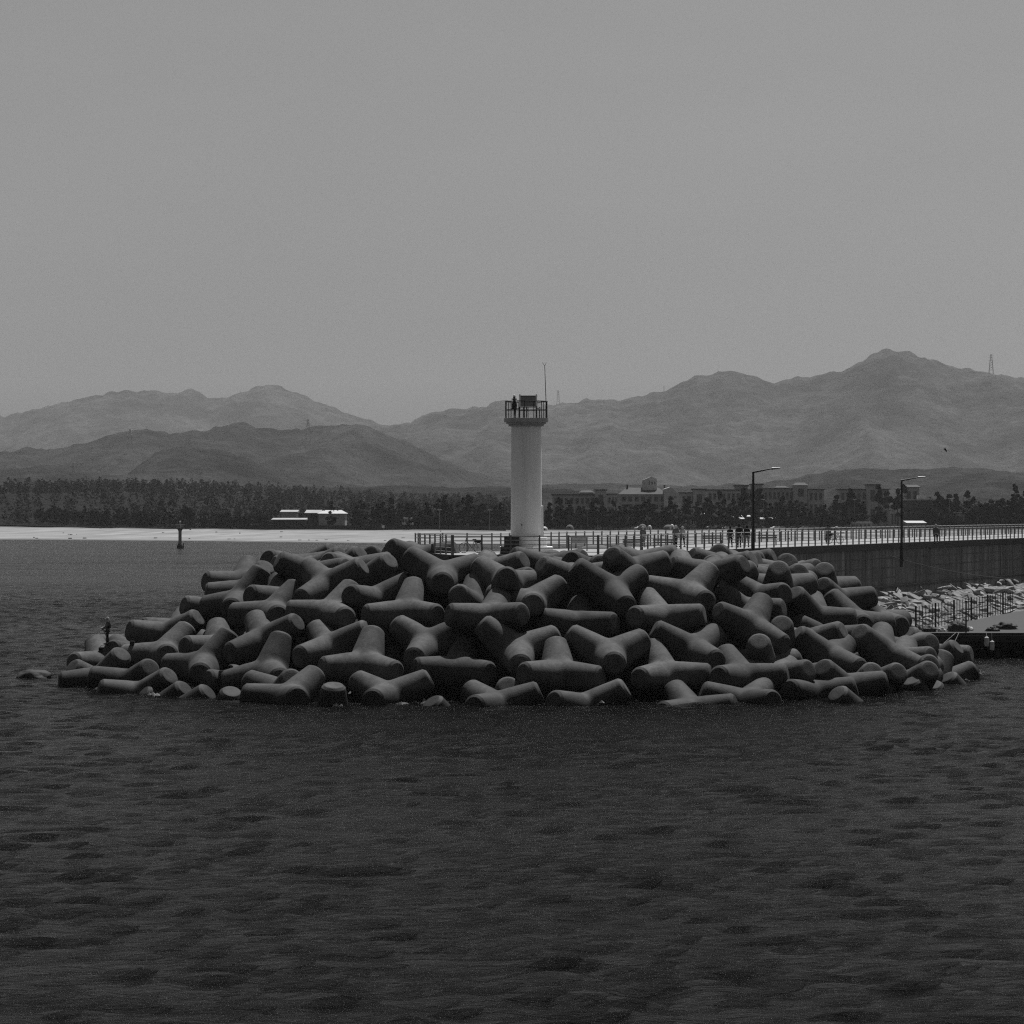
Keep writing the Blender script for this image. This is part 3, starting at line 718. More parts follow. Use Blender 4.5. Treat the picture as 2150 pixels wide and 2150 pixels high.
railing([V3(-3.75, 194.2), V3(5.4, 191.8)], 1.93, 'grey post and rail fence across the front of the lighthouse')
railing([V3(5.45, 192.1), V3(8.0, 200.), V3(10.7, 209.7), V3(12.4, 215.6), V3(near_far.x, near_far.y)], 1.95, 'long grey railing along the near edge of the pier above the wall')
railing([V3(-3.85, 194.7), V3(-5.1, 202), V3(-6.8, 214.6)], 2.9, 'short grey railing receding on the left side of the pier head')
far_end = E0+U*190+nrm*.2
railing([V3(-6.6, 214.7), V3(-1.4, 211.9), V3(4.1, 227.8), V3(far_end.x, far_end.y)], 1.95, 'grey railing along the far edge of the pier, seen through the near one')

# ------------------------------------------------------------------ lighthouse
TX, TY = .93, 198.6
lt = thing('lighthouse', (TX, TY, DZ), 'plain white round lighthouse tower with a railed top standing on the pier head', 'lighthouse')
C0 = (TX, TY, 0)
MB().prism([(TX+1.72*sx, TY+1.72*sy) for sx, sy in ((-1, -1), (1, -1), (1, 1), (-1, 1))], DZ, DZ+.48).build('plinth', M['white'], lt, bevel=.02)
MB().lathe([(1.36, DZ+.48), (1.36, DZ+1.08), (1.3, DZ+1.14), (1.02, DZ+1.14)], 48, C0).build('base_drum', M['white'], lt, smooth=True)
MB().lathe([(1.02, DZ+1.14), (1.02, 9.5), (1.01, 10.5), (1.0, 13.5), (.98, 16.56)], 64, C0).build('tower', M['white'], lt, smooth=True)
MB().lathe([(.98, 16.56), (1.15, 16.56), (1.16, 16.71), (1.3, 16.71), (1.31, 16.83), (1.46, 16.83), (1.46, 17.08), (1.2, 17.09)], 64, C0).build('cornice', M['cornice'], lt, smooth=True)
MB().box((TX-.95, TY-1.42, DZ+.62), (.98, .66, 1.16)).box((TX-1.12, TY-1.5, DZ+.26), (1.1, .8, .5)).build('dark_box', M['dark_box'], lt, bevel=.015)  # two overlapping dark grey boxes at the left front of the tower base
MB().box((TX+1.02, TY+.1, 10.35), (.22, .8, 2.1), taper=.8).build('door_hood', M['white'], lt, bevel=.02)
MB().tube([(TX-.3, TY-1.0, 10.15), (TX-.3, TY-1.07, 10.15)], .045, 10).build('bolt', M['dark'], lt)
g = MB(); RZ = 17.08
for k in range(14):
    a = 2*math.pi*(k+.3)/14; x, y = TX+1.37*math.cos(a), TY+1.37*math.sin(a); g.tube([(x, y, RZ), (x, y, RZ+1.1)], .028, 6)
g.build('gallery_post', M['dark'], lt)
for z, r_ in ((1.1, .035), (.55, .022)):
    MB().tube([(TX+1.37*math.cos(t), TY+1.37*math.sin(t), RZ+z) for t in np.linspace(0, 2*math.pi, 40, endpoint=False)], r_, 6, closed=True).build('gallery_rail', M['dark'], lt)
lx = TX-.78; ly = TY-.5
ln_ = thing('beacon_lantern', (lx, ly, RZ), 'small marine lantern on a post at the left of the lighthouse top', 'lantern')
MB().tube([(lx, ly, RZ), (lx, ly, RZ+1.0)], .05, 8).tube([(lx-.24, ly, RZ+.62), (lx+.3, ly, RZ+.62)], .03, 6).build('post', M['dark'], ln_)
MB().lathe([(.13, .55), (.17, .75), (.17, .95), (.1, 1.05)], 16, (lx, ly, RZ)).build('housing', M['dark'], ln_, smooth=True)
MB().lathe([(.09, 1.05), (.09, 1.2), (.18, 1.21), (.18, 1.27), (.08, 1.28), (.08, 1.38)], 16, (lx, ly, RZ)).build('guard', M['dark'], ln_, smooth=True)
MB().lathe([(.07, 1.38), (.085, 1.45), (.05, 1.52), (.01, 1.54)], 16, (lx, ly, RZ)).build('lens', M['lens'], ln_, smooth=True)
MB().tube([(lx, ly, RZ), (lx+.12, ly+.1, RZ+.9)], .07, 8).build('conduit', M['rail'], ln_)
sp_ = thing('solar_panel', (TX+.15, TY, RZ), 'tilted dark solar panel on a steel frame in the middle of the lighthouse top', 'solar panel')
rotp = Matrix.Rotation(R(52), 3, 'X') @ Matrix.Identity(3)
pc = Vector((TX+.12, TY-.15, RZ+1.1))
MB().box(pc, (1.15, .95, .05), rotp).build('panel', M['glass'], sp_)
f_ = MB()
for s in (-1, 1): f_.box(pc+Vector((s*.54, 0, 0)), (.09, 1.15, .1), rotp)
for s in (-1, 0, 1): f_.box(pc+rotp @ Vector((0, s*.46, 0)), (1.2, .05, .08), rotp)
for x, y, h in ((-.55, -.35, .75), (-.1, -.35, .75), (.52, -.35, .8), (-.3, .3, 1.3), (.75, .25, .75)): f_.tube([(TX+.12+x, TY-.15+y, RZ), (TX+.12+x, TY-.15+y, RZ+h)], .04, 6)
f_.tube([(TX-.45, TY-.5, RZ+.5), (TX+.7, TY-.5, RZ+.5)], .03, 6); f_.build('frame', M['dark'], sp_)
MB().box((TX+.78, TY-.3, RZ+.62), (.3, .2, .12)).build('lamp', M['lens'], sp_)
an = thing('antenna_mast', (TX+1.28, TY, RZ), 'thin antenna mast with a forked tip rising at the right of the lighthouse top', 'antenna')
MB().tube([(TX+1.29, TY, RZ), (TX+1.28, TY, RZ+1.3), (TX+1.2, TY, 20.55)], [.045, .028, .022], 6).build('mast', M['dark'], an)
MB().tube([(TX+1.2, TY, 20.5), (TX+1.06, TY, 20.72)], .014, 5).tube([(TX+1.2, TY, 20.5), (TX+1.3, TY, 20.72)], .014, 5).build('fork', M['dark'], an)

# ------------------------------------------------------------------ street lamps on the wall
def lamp(px, ytop, d, zb, hx, label):
    b = at(px, ytop, d); x, y, zt = b; r_ = thing('street_lamp', (x, y, zb), label, 'street lamp', 'street lamps along the pier wall')
    MB().tube([(x, y, zb), (x, y, zb+.9), (x, y, zt)], [.16, .13, .085], 12).build('pole', M['dark'], r_, smooth=True)
    L_ = hx; dr = Vector((1, .0, .13)).normalized()
    MB().tube([(x-.06, y, zt-.04), (x+.1, y, zt-.02), (x+L_*.62, y, zt+.2)], [.07, .07, .045], 8).build('arm', M['dark'], r_)
    MB().tube([(x+L_*.6, y, zt+.19), (x+L_*.7, y, zt+.235), (x+L_, y, zt+.28)], [.05, .09, .05], 8).build('lamp_head', M['rail'], r_)
    MB().box((x, y, zb+.1), (.34, .34, .24)).box((x, y+.2, zb-.25), (.2, .5, .5)).build('bracket', M['coping'], r_)
lamp(1581.5, 992, 225.3, 6.4, 2.0, 'dark tall street lamp nearer the lighthouse, its arm pointing right')
lamp(1893, 1009.5, 268, 6.65, 2.1, 'dark street lamp further along the wall toward the right edge')

# ------------------------------------------------------------------ people
def skin_mesh(name, chains, m, parent, sub=2):
    me = bpy.data.meshes.new(name); V = []; E = []; Rd = []; idx = {}
    for ch in chains:
        prev = None
        for key, p, r in ch:
            if key not in idx: idx[key] = len(V); V.append(tuple(p)); Rd.append(r)
            if prev is not None and (prev, idx[key]) not in E: E.append((prev, idx[key]))
            prev = idx[key]
    me.from_pydata(V, E, []); o = bpy.data.objects.new(name, me); COL.objects.link(o)
    sk = o.modifiers.new('s', 'SKIN'); ss = o.modifiers.new('u', 'SUBSURF'); ss.levels = sub
    for i, sv in enumerate(me.skin_vertices[0].data): sv.radius = (Rd[i], Rd[i]) if not isinstance(Rd[i], tuple) else Rd[i]; sv.use_root = (i == 0)
    dg = bpy.context.evaluated_depsgraph_get(); ev = o.evaluated_get(dg); nm = bpy.data.meshes.new_from_object(ev)
    o.modifiers.clear(); o.data = nm; nm.materials.clear(); nm.materials.append(m); nm.polygons.foreach_set('use_smooth', [True]*len(nm.polygons)); o.parent = parent; return o
def person(loc, face, H, label, top, legs, hat=None, group=None, stride=.12, pose='stand', vest=None, bare=True):
    r = thing('person', loc, label, 'person', group); r.rotation_euler = (0, 0, face)
    s = H/1.72; P = lambda x, y, z: Vector((x*s, y*s, z*s))      # facing -Y
    sh, hp = .19, .09
    ar = {'stand': ((.22, -.02, 1.14), (.24, -.08, .88), (.24, -.12, .80)), 'rod': ((.22, -.10, 1.16), (.10, -.30, 1.08), (.03, -.36, 1.08)), 'walk': ((.24, .06, 1.15), (.26, -.05, .93), (.26, -.10, .86))}[pose]
    def arm(sx, f=1.): return [(('s', sx), P(sx*sh, 0, 1.40), .055*s)]+[((k, sx), P(sx*a[0], a[1]*f, a[2]), rr*s) for k, a, rr in zip('ewh', ar, (.042, .032, .03))]
    spine = [('pel', P(0, 0, .93), (.15*s, .11*s)), ('wai', P(0, 0, 1.1), (.13*s, .095*s)), ('che', P(0, 0, 1.3), (.16*s, .11*s)), ('nec', P(0, 0, 1.45), .06*s), ('jaw', P(0, -.015, 1.52), (.085*s, .09*s)), ('hea', P(0, -.005, 1.62), (.10*s, .115*s)), ('cro', P(0, .01, 1.70), .075*s)]
    chains = [spine, [spine[5], ('nos', P(0, -.125, 1.585), .014*s)]]
    for sx in (-1, 1):
        am = arm(sx, 1 if sx > 0 or pose != 'walk' else -1); chains.append([spine[2]]+am); hd = am[-1]; dr_ = (am[-1][1]-am[-2][1]).normalized(); sd_ = Vector((0, 1, 0)) if abs(dr_.y) < .7 else Vector((1, 0, 0))
        for fi, (of, ln, cu) in enumerate(((-.032, .085, .02), (-.011, .095, .03), (.011, .09, .03), (.032, .07, .025))):
            b0 = hd[1]+dr_*.04*s+sd_*of*s; chains.append([hd, (('f1', sx, fi), b0+dr_*ln*.45*s, .0095*s), (('f2', sx, fi), b0+dr_*ln*.85*s+Vector((-sx*cu, 0, 0))*s, .008*s)])
        chains.append([hd, (('th', sx), hd[1]+dr_*.03*s-sd_*.05*s, .011*s), (('t2', sx), hd[1]+dr_*.065*s-sd_*.06*s, .009*s)])
        st = stride*sx
        chains.append([spine[0], (('h', sx), P(sx*hp, 0, .86), .085*s), (('k', sx), P(sx*(hp+.01), -st*.5-.02, .48), .058*s), (('a', sx), P(sx*(hp+.02), -st, .09), .04*s), (('t', sx), P(sx*(hp+.03), -st-.16, .04), .038*s)])
    skin_mesh('body', chains, M['skin'], r)
    g1 = 1.22
    tops = [[('pel', P(0, 0, .80), (.19*s, .145*s)), ('wa', P(0, 0, .95), (.185*s, .14*s)), ('wai', P(0, 0, 1.12), (.175*s, .135*s)), ('che', P(0, 0, 1.3), (.205*s, .15*s)), ('ch2', P(0, 0, 1.39), (.17*s, .125*s)), ('nec', P(0, 0, 1.47), .085*s)]]
    for sx in (-1, 1):
        a = arm(sx, 1 if sx > 0 or pose != 'walk' else -1)[:3]; tops.append([tops[0][3]]+[(k, p, rr*1.45) for k, p, rr in a])
    skin_mesh('jacket', tops, top, r)
    tr = [[('pel', P(0, 0, .92), (.16*s, .12*s))]]
    tr = []
    for sx in (-1, 1):
        st = stride*sx
        tr.append([('pel', P(0, 0, 1.0), (.175*s, .13*s)), (('h', sx), P(sx*hp, 0, .84), .098*s), (('k', sx), P(sx*(hp+.01), -st*.5-.02, .48), .072*s), (('a', sx), P(sx*(hp+.02), -st, .12), .058*s)])
    skin_mesh('trousers', tr, legs, r)
    for sx in (-1, 1):
        st = stride*sx; MB().box(P(sx*(hp+.025), -st-.07, .045), (.1*s, .28*s, .09*s)).build('shoe', M['black'], r, bevel=.015, loc=(0, 0, 0))
    hb = MB(); hz_ = 1.66
    if hat == 'cap': hb.lathe([(.108*s, 1.63*s), (.105*s, 1.70*s), (.06*s, 1.755*s), (.01, 1.76*s)], 16, P(0, -.01, 0)).box(P(0, -.13, 1.645), (.15*s, .12*s, .015))
    elif hat == 'hat': hb.lathe([(.19*s, 1.64*s), (.19*s, 1.655*s), (.11*s, 1.66*s), (.1*s, 1.74*s), (.02, 1.76*s)], 16)
    else: hb.lathe([(.085*s, 1.60*s), (.108*s, 1.645*s), (.105*s, 1.70*s), (.07*s, 1.75*s), (.01, 1.765*s)], 16, P(0, .03, 0)).lathe([(.07*s, 1.52*s), (.09*s, 1.58*s), (.09*s, 1.62*s)], 12, P(0, .045, 0))
    hb.build('hat' if hat else 'hair', M['cloth1'] if hat else M['black'], r, smooth=True, loc=(0, 0, 0))
    for sx in (-1, 1): MB().lathe([(.004*s, -.012*s), (.013*s, 0), (.004*s, .012*s)], 8, P(sx*.035, -.103, 1.625)).build('eye', M['black'], r, loc=(0, 0, 0))
    if vest:
        MB().box(P(0, .03, 1.24), (.39*s, .33*s, .40*s), taper=.8).build('vest', vest, r, bevel=.05, loc=(0, 0, 0))
    return r
hz.hide_viewport = True; bpy.context.view_layer.update(); DG = bpy.context.evaluated_depsgraph_get()
def rest(px, py):   # the spot on the blocks that lies in this bearing, then straight down to what carries it
    h = scene.ray_cast(DG, Vector((0, 0, CAMH)), Vector(((px-1075)/F, 1, -(py-1076)/F)).normalized())
    p_ = Vector(h[1])+Vector((0, .12, 0)); g_ = scene.ray_cast(DG, p_+Vector((0, 0, 1.2)), Vector((0, 0, -1))); return Vector(g_[1]) if g_[0] else p_
FL = rest(225.5, 1366)
fz = FL.z
person(FL, R(-72), 1.76, 'person in a pale cap and dark vest fishing from the leftmost tetrapods', M['cloth2'], M['black'], 'cap', pose='rod', stride=.07, vest=M['black'])
rod = thing('fishing_rod', FL+Vector((-.3, -.12, 1.06)), 'thin fishing rod held by the angler, dipping left toward the water', 'fishing rod')
h0 = FL+Vector((-.22, -.12, 1.06)); h1 = at(131, 1388, FL.y-3)
MB().tube([h0+(h0-h1)*.06, h0, h0.lerp(h1, .35)+Vector((0, 0, .12)), h1], [.014, .012, .009, .004], 6).build('blank', M['dark'], rod)
MB().tube([h0-(h1-h0)*.06, h0+(h1-h0)*.06], .028, 8).build('grip', M['black'], rod)
MB().lathe([(.05, -.04), (.07, 0), (.05, .04)], 12, h0+Vector((-.1, 0, -.07))).build('reel', M['grey'], rod)
def bag(p, sz, label):
    b = thing('tackle_box', p, label, 'box'); MB().box(p+Vector((0, 0, sz[2]/2)), sz).build('case', M['black'], b, bevel=.03)
    MB().tube([p+Vector((-sz[0]*.3, 0, sz[2])), p+Vector((-sz[0]*.2, 0, sz[2]+.12)), p+Vector((sz[0]*.2, 0, sz[2]+.12)), p+Vector((sz[0]*.3, 0, sz[2]))], .015, 6).build('handle', M['dark'], b)
bag(rest(215, 1371), (.5, .4, .3), 'dark tackle box at the feet of the angler')
bag(rest(277, 1358), (.28, .28, .26), 'small dark bag resting on the log right of the angler')

hz.hide_viewport = False
folk = [(1350, 236, R(10), 1.6, 'cloth2', 'cloth2', 'hat', 'stand', 'person in grey seen from behind the railing, standing left of the walking pair'),
        (1419, 237, R(160), 1.68, 'cloth2', 'black', 'hat', 'walk', 'person on the pier in grey top, left one of the pair in sun hats'),
        (1433, 238, R(200), 1.6, 'cloth1', 'black', 'hat', 'walk', 'person on the pier in pale top and dark skirt, right one of the pair'),
        (1533, 236, R(190), 1.62, 'black', 'black', None, 'walk', 'person in black, leftmost of the three walking near the first lamp'),
        (1552, 235, R(170), 1.78, 'black', 'black', None, 'walk', 'tall person in black, middle of the three walking near the first lamp'),
        (1568, 236, R(185), 1.68, 'black', 'cloth2', None, 'walk', 'person in black top and grey trousers nearest to the first lamp'),
        (1738, 262, R(175), 1.66, 'cloth2', 'black', None, 'walk', 'person leaning by the bicycles between the two lamps'),
        (1965, 262, R(0), 1.66, 'cloth2', 'black', 'cap', 'stand', 'person alone on the pier right of the second lamp')]
for px, d, fc, H, t_, l_, hat, po, lab in folk:
    p = atz(px, DZ, d); person(p, fc, H, lab, M[t_], M[l_], hat, 'people strolling on the pier', .22 if po == 'walk' else .06, po)

# ------------------------------------------------------------------ bicycles
def bicycle(p, ang, label):
    b = thing('bicycle', p, label, 'bicycle'); ax = Vector((math.cos(ang), math.sin(ang), 0)); up = Vector((0, 0, 1))
    T = lambda u, z: p+ax*u+up*z
    for s in (-.52, .52):
        w_ = MB().tube([T(s+.33*math.cos(t), .34+.33*math.sin(t)) for t in np.linspace(0, 2*math.pi, 28, endpoint=False)], .024, 6, closed=True)
        wo = w_.build('wheel', M['tyre'], b); sp = MB()
        for t in np.linspace(0, math.pi, 7, endpoint=False): sp.tube([T(s+.32*math.cos(t), .34+.32*math.sin(t)), T(s-.32*math.cos(t), .34-.32*math.sin(t))], .005, 4)
        sp.build('spokes', M['rail'], b)
    MB().tube([T(-.52, .34), T(-.08, .32), T(.38, .86)], .025, 6).tube([T(-.08, .32), T(-.22, .82), T(.36, .84)], .025, 6).tube([T(-.22, .78), T(-.52, .34)], .018, 6).tube([T(.36, .9), T(.52, .34)], .022, 6).build('frame', M['dark'], b)
    MB().tube([T(.33, 1.0), T(.36, .86)], .02, 6).tube([T(.3, 1.02)+Vector((-.1, -.25, 0)), T(.33, 1.0), T(.3, 1.02)+Vector((.1, .25, 0))], .018, 6).build('handlebar', M['dark'], b)
    MB().box(T(-.24, .9), (.26, .14, .06), Matrix.Rotation(ang, 3, 'Z')).build('saddle', M['black'], b, bevel=.02)
    MB().box(T(-.5, .78), (.42, .28, .2), Matrix.Rotation(ang, 3, 'Z')).build('basket', M['black'], b)
bicycle(atz(989, DZ, 204.), R(200), 'dark bicycle leaning at the railing left of the lighthouse')
bicycle(atz(1752, DZ, 262.), R(20), 'bicycle parked at the far railing beside the leaning person')
# benches and boards on the pier
bn = thing('notice_board', atz(1216, DZ, 214), 'low board on two legs standing on the pier right of the lighthouse', 'notice board')
p = atz(1216, DZ, 214)
MB().box(p+Vector((0, 0, .72)), (1.15, .06, .42)).build('board', M['plaster2'], bn); MB().box(p+Vector((0, .03, .97)), (1.3, .1, .07)).build('rail', M['grey'], bn)
for s in (-.55, .55): MB().box(p+Vector((s, 0, .45)), (.09, .09, .9)).build('leg', M['grey'], bn)
def bench(px, d, label, w_=1.5):
    p = atz(px, DZ, d); b = thing('bench', p, label, 'bench', 'benches on the pier')
    mb = MB()
    for k in range(3): mb.box(p+Vector((0, -.16+k*.16, .44)), (w_, .13, .045))
    mb.build('seat', M['grey'], b)
    mb = MB()
    for k in range(2): mb.box(p+Vector((0, .26, .62+k*.17)), (w_, .04, .12))
    mb.build('backrest', M['grey'], b)
    for s in (-1, 1): MB().box(p+Vector((s*w_*.42, 0, .21)), (.07, .45, .42)).box(p+Vector((s*w_*.42, .27, .5)), (.06, .06, .7)).build('leg', M['dark'], b)
bench(1330, 214, 'grey slatted bench by the near railing at the corner of the pier head')
bench(1392, 212, 'grey slatted bench just left of the pair in sun hats', 1.4)
bench(1497, 246, 'low dark bench against the far railing, left of the three people in black', 1.6)
bench(1612, 250, 'low bench against the far railing, right of the first lamp', 1.6)
cv = thing('folded_tarpaulin', atz(1250, DZ, 226), 'grey folded tarpaulin heap lying on the deck right of the lighthouse', 'tarpaulin')
vs = []; 
mb = MB(); mb.lathe([(1.1, 0), (.95, .16), (.6, .26), (.2, .3)], 12, atz(1250, DZ, 226)); mb.build('sheet', M['cloth2'], cv, smooth=True)

# ------------------------------------------------------------------ rubble slope and pontoon
def rub_z(u_, t):   # t 0 at the wall, 1 at the pontoon side
    return 4.0-2.3*t**1.0
def quad_pt(s, t):
    a = D0+U*(22+s*88); near_ = Vector((27.5, 226, 0)).lerp(Vector((54, 303, 0)), s); p = a.lerp(near_, t); return p
nx, ny = 40, 14; V = []; Fc = []
for i in range(nx+1):
    for j in range(ny+1):
        s, t = i/nx*1.05-.02, j/ny*1.12; p = quad_pt(s, min(t, 1.0)) if t <= 1 else quad_pt(s, 1)+(quad_pt(s, 1)-quad_pt(s, 0)).normalized()*(t-1)*22
        z = rub_z(s, t) if t <= 1 else 1.7-(t-1)*26
        V.append((p.x, p.y, z-.45+noise.noise((p.x*.7, p.y*.7, 0))*.25))
for i in range(nx):
    for j in range(ny): a = i*(ny+1)+j; Fc.append((a, a+1, a+ny+2, a+ny+1))
tag(raw('rubble_bank', V, Fc, M['stonebed']), kind='structure')
def stone_mesh(seed):
    rs = np.random.default_rng(seed); bm = bmesh.new()
    for k in range(13):
        d_ = rs.normal(size=3); d_ /= np.linalg.norm(d_); bm.verts.new(d_*rs.uniform(.75, 1.1)*np.array([.5, .5, .5])*np.array([1.9, 1.0, .55]))
    r_ = bmesh.ops.convex_hull(bm, input=list(bm.verts)); bmesh.ops.delete(bm, geom=[g for g in r_['geom_interior'] if isinstance(g, bmesh.types.BMVert)], context='VERTS')
    bmesh.ops.bevel(bm, geom=list(bm.edges), offset=.03, segments=1, affect='EDGES')
    me = bpy.data.meshes.new('riprap_stone'); bm.to_mesh(me); bm.free(); me.materials.append(M['stone']); return me
SM = [stone_mesh(100+k) for k in range(9)]
rs = np.random.default_rng(77); n_s = 0
for k in range(290):
    s = rs.random()**1.25*1.02; t = rs.uniform(-.02, 1.04); p = quad_pt(s, t)
    z = rub_z(s, min(1, max(0, t)))+rs.uniform(-.25, .15)
    o = bpy.data.objects.new('riprap_stone', SM[k % 9]); COL.objects.link(o); o.location = (p.x, p.y, z)
    sc = rs.uniform(.35, .95)*(1+.3*s); o.scale = (sc*rs.uniform(.8, 1.3), sc, sc)
    o.rotation_euler = (rs.normal(.05, .3), rs.normal(.2, .25), rs.normal(R(-45), .45))
    tag(o, 'pale angular quarry stone on the sunlit bank below the pier wall', 'stone', 'quarry stones banked against the pier wall')
# pontoon with its fence, ropes and fenders
pt = thing('pontoon', (36, 236, 0), 'dark timber pontoon moored at the right below the stone bank', 'pontoon')
A, B = Vector((30.4, 229.5, 0)), Vector((52, 229.5, 0)); Cc, Dd = Vector((62, 300, 0)), Vector((46, 276, 0))
fp = [(29.6, 229.0), (56, 229.0), (64, 300), (46, 278), (33.5, 240)]
MB().prism(fp, 1.62, 1.9).build('deck', M['planks'], pt); MB().prism(grow(fp, -.25), .9, 1.62).build('hull', M['pontoon'], pt)
for x, y in [(x, 229.9) for x in np.arange(30.2, 56, 3.2)]+[(x, 238) for x in np.arange(34, 58, 4.)]: MB().tube([(x, y, -3), (x, y, 1.5)], .22, 10).build('pile', M['pontoon'], pt)
MB().box((43, 229.0, 1.45), (26.6, .3, .5)).build('fender_beam', M['pontoon'], pt)
fn = thing('bar_fence', (30.9, 232.5, 1.9), 'rusty dark bar fence between the pontoon and the stone bank', 'fence')
fa, fb = Vector((30.8, 232.5, 1.9)), Vector((45.5, 277, 1.9)); n = 34; first = None
for i in range(n+1):
    p = fa.lerp(fb, i/n)
    if first is None: first = MB().box(p+Vector((0, 0, .93)), (.055, .055, 1.86)).build('bar', M['dark'], fn); first.location = p-fa
    else:
        c = first.copy(); COL.objects.link(c); c.parent = fn; c.location = p-fa
for i in range(0, n+1, 6):
    p = fa.lerp(fb, i/n); MB().box(p+Vector((0, 0, .95)), (.13, .12, 1.95)).build('post', M['dark'], fn)
for z in (.35, 1.0): MB().tube([fa+Vector((0, 0, z)), fb+Vector((0, 0, z))], .04, 6).build('rail', M['dark'], fn)
def heap(name, c, r, h, m, label, cat, seed):
    rs = np.random.default_rng(seed); bm = bmesh.new(); bmesh.ops.create_icosphere(bm, subdivisions=4, radius=1)
    for v in bm.verts:
        nn = 1+.45*noise.noise(tuple(v.co*2.3+Vector((seed, 0, 0))))+.2*noise.noise(tuple(v.co*6)); v.co = Vector((v.co.x*r*nn, v.co.y*r*.7*nn, max(-.05, v.co.z*h*nn)))
    me = bpy.data.meshes.new(name); bm.to_mesh(me); bm.free(); me.materials.append(m); me.polygons.foreach_set('use_smooth', [True]*len(me.polygons)); o = bpy.data.objects.new(name, me); COL.objects.link(o); o.location = c
    return tag(o, label, cat)
heap('net_heap', (33.8, 231.5, 1.9), .75, .75, M['net'], 'dark heap of fishing net on the pontoon edge where the ropes are tied', 'fishing net', 3)
heap('net_heap', (31.6, 231, 1.9), .6, .4, M['net'], 'low heap of net at the left corner of the pontoon', 'fishing net', 5)
heap('net_heap', (38.2, 236, 1.9), 1.0, .5, M['net'], 'wide flat heap of net along the bar fence on the pontoon', 'fishing net', 6)
heap('net_heap', (36.6, 232, 1.9), .5, .35, M['net'], 'small round net heap by the pontoon post', 'fishing net', 8)
heap('plastic_sack', (32.6, 231.4, 1.9), .35, .3, M['plaster'], 'pale sack lying between net heaps on the pontoon', 'sack', 9)
heap('plastic_sack', (35.0, 233.2, 1.9), .3, .3, M['plaster'], 'small pale sack right of the tall net heap', 'sack', 10)
for x, lab in ((37.3, 'thin upright pole on the pontoon edge nearer the tetrapods'), (41.9, 'thin upright pole on the pontoon edge at the right of the picture')):
    q_ = thing('mooring_pole', (x-3.2+.1, 229.6, 1.9), lab, 'pole'); MB().tube([(x-3.1, 229.6, 1.9), (x-3.1, 229.6, 4.2)], .06, 8).build('shaft', M['dark'], q_); MB().lathe([(.09, 4.2), (.09, 4.3), (.02, 4.34)], 8, (x-3.1, 229.6, 0)).build('cap', M['dark'], q_)
for k, (x0, x1, y1) in enumerate(((33.4, 30.4, 227), (33.6, 32.2, 227))):
    a = Vector((x0, 229, 1.95)); b = Vector((x1, y1, -.1)); q_ = thing('mooring_rope', a, ['pale mooring rope slanting further left from the pontoon to the water', 'steeper pale mooring rope from the pontoon to the water'][k], 'rope')
    MB().tube([a, a.lerp(b, .5)+Vector((0, 0, -.12)), b], .028, 6).build('strand', M['rope'], q_)
for k, (x, z) in enumerate(((35.6, 1.25), (36.0, .95))):
    q_ = thing('fender', (x+.0, 228.6, z), ['pale round fender hanging higher on the pontoon side', 'pale long fender hanging lower on the pontoon side'][k], 'fender')
    MB().lathe([(.03, -.42), (.16, -.32), (.2, 0), (.16, .3), (.05, .4)], 14, (x, 228.6, z)).build('float', M['plaster'], q_, smooth=True); MB().tube([(x, 228.6, z+.38), (x, 228.8, 1.9)], .02, 5).build('line', M['rope'], q_)
# sagging cable along the wall
cb = thing('cable', (34.5, 268, 6.9), 'thin dark cable sagging down the wall from the second lamp', 'cable')
c0 = D0+U*56+nrm*.15; pts = []
for t in np.linspace(0, 1, 14):
    p = D0+U*(56+46*t)+nrm*(.18+1.2*t); z = 7.15-3.0*t**.9-.25*math.sin(math.pi*t); pts.append((p.x, p.y, z))
MB().tube(pts, .035, 6).build('wire', M['dark'], cb)

# ------------------------------------------------------------------ small beacon in the bay
bp_ = atz(378, 0, 914.)
bc = thing('channel_beacon', bp_, 'small round beacon column standing in the bay before the beach', 'beacon')
MB().lathe([(1.0, -1.5), (.95, .6), (.65, 1.4), (.5, 1.5)], 20, bp_).build('footing', M['black'], bc, smooth=True)
MB().lathe([(.5, 1.5), (.48, 5.0), (.6, 5.5), (.95, 5.9), (1.2, 6.0), (1.2, 6.15)], 24, bp_).build('column', M['grey'], bc, smooth=True)
mb = MB()
for k in range(12): a = k/12*6.283; mb.tube([bp_+Vector((1.15*math.cos(a), 1.15*math.sin(a), 6.15)), bp_+Vector((1.3*math.cos(a), 1.3*math.sin(a), 7.2))], .045, 5)
for z, r_ in ((6.7, 1.22), (7.2, 1.3)): mb.tube([bp_+Vector((r_*math.cos(a), r_*math.sin(a), z)) for a in np.linspace(0, 6.283, 18, endpoint=False)], .05, 5, closed=True)
mb.build('railing', M['grey'], bc); MB().lathe([(.12, 6.1), (.12, 7.6), (.25, 7.7), (.25, 8.1), (.05, 8.3)], 12, bp_).build('lantern', M['rail'], bc)
MB().tube([bp_+Vector((1.2, -.3, -.5)), bp_+Vector((1.0, -.3, 1.6))], .14, 6).build('fender_pole', M['black'], bc)

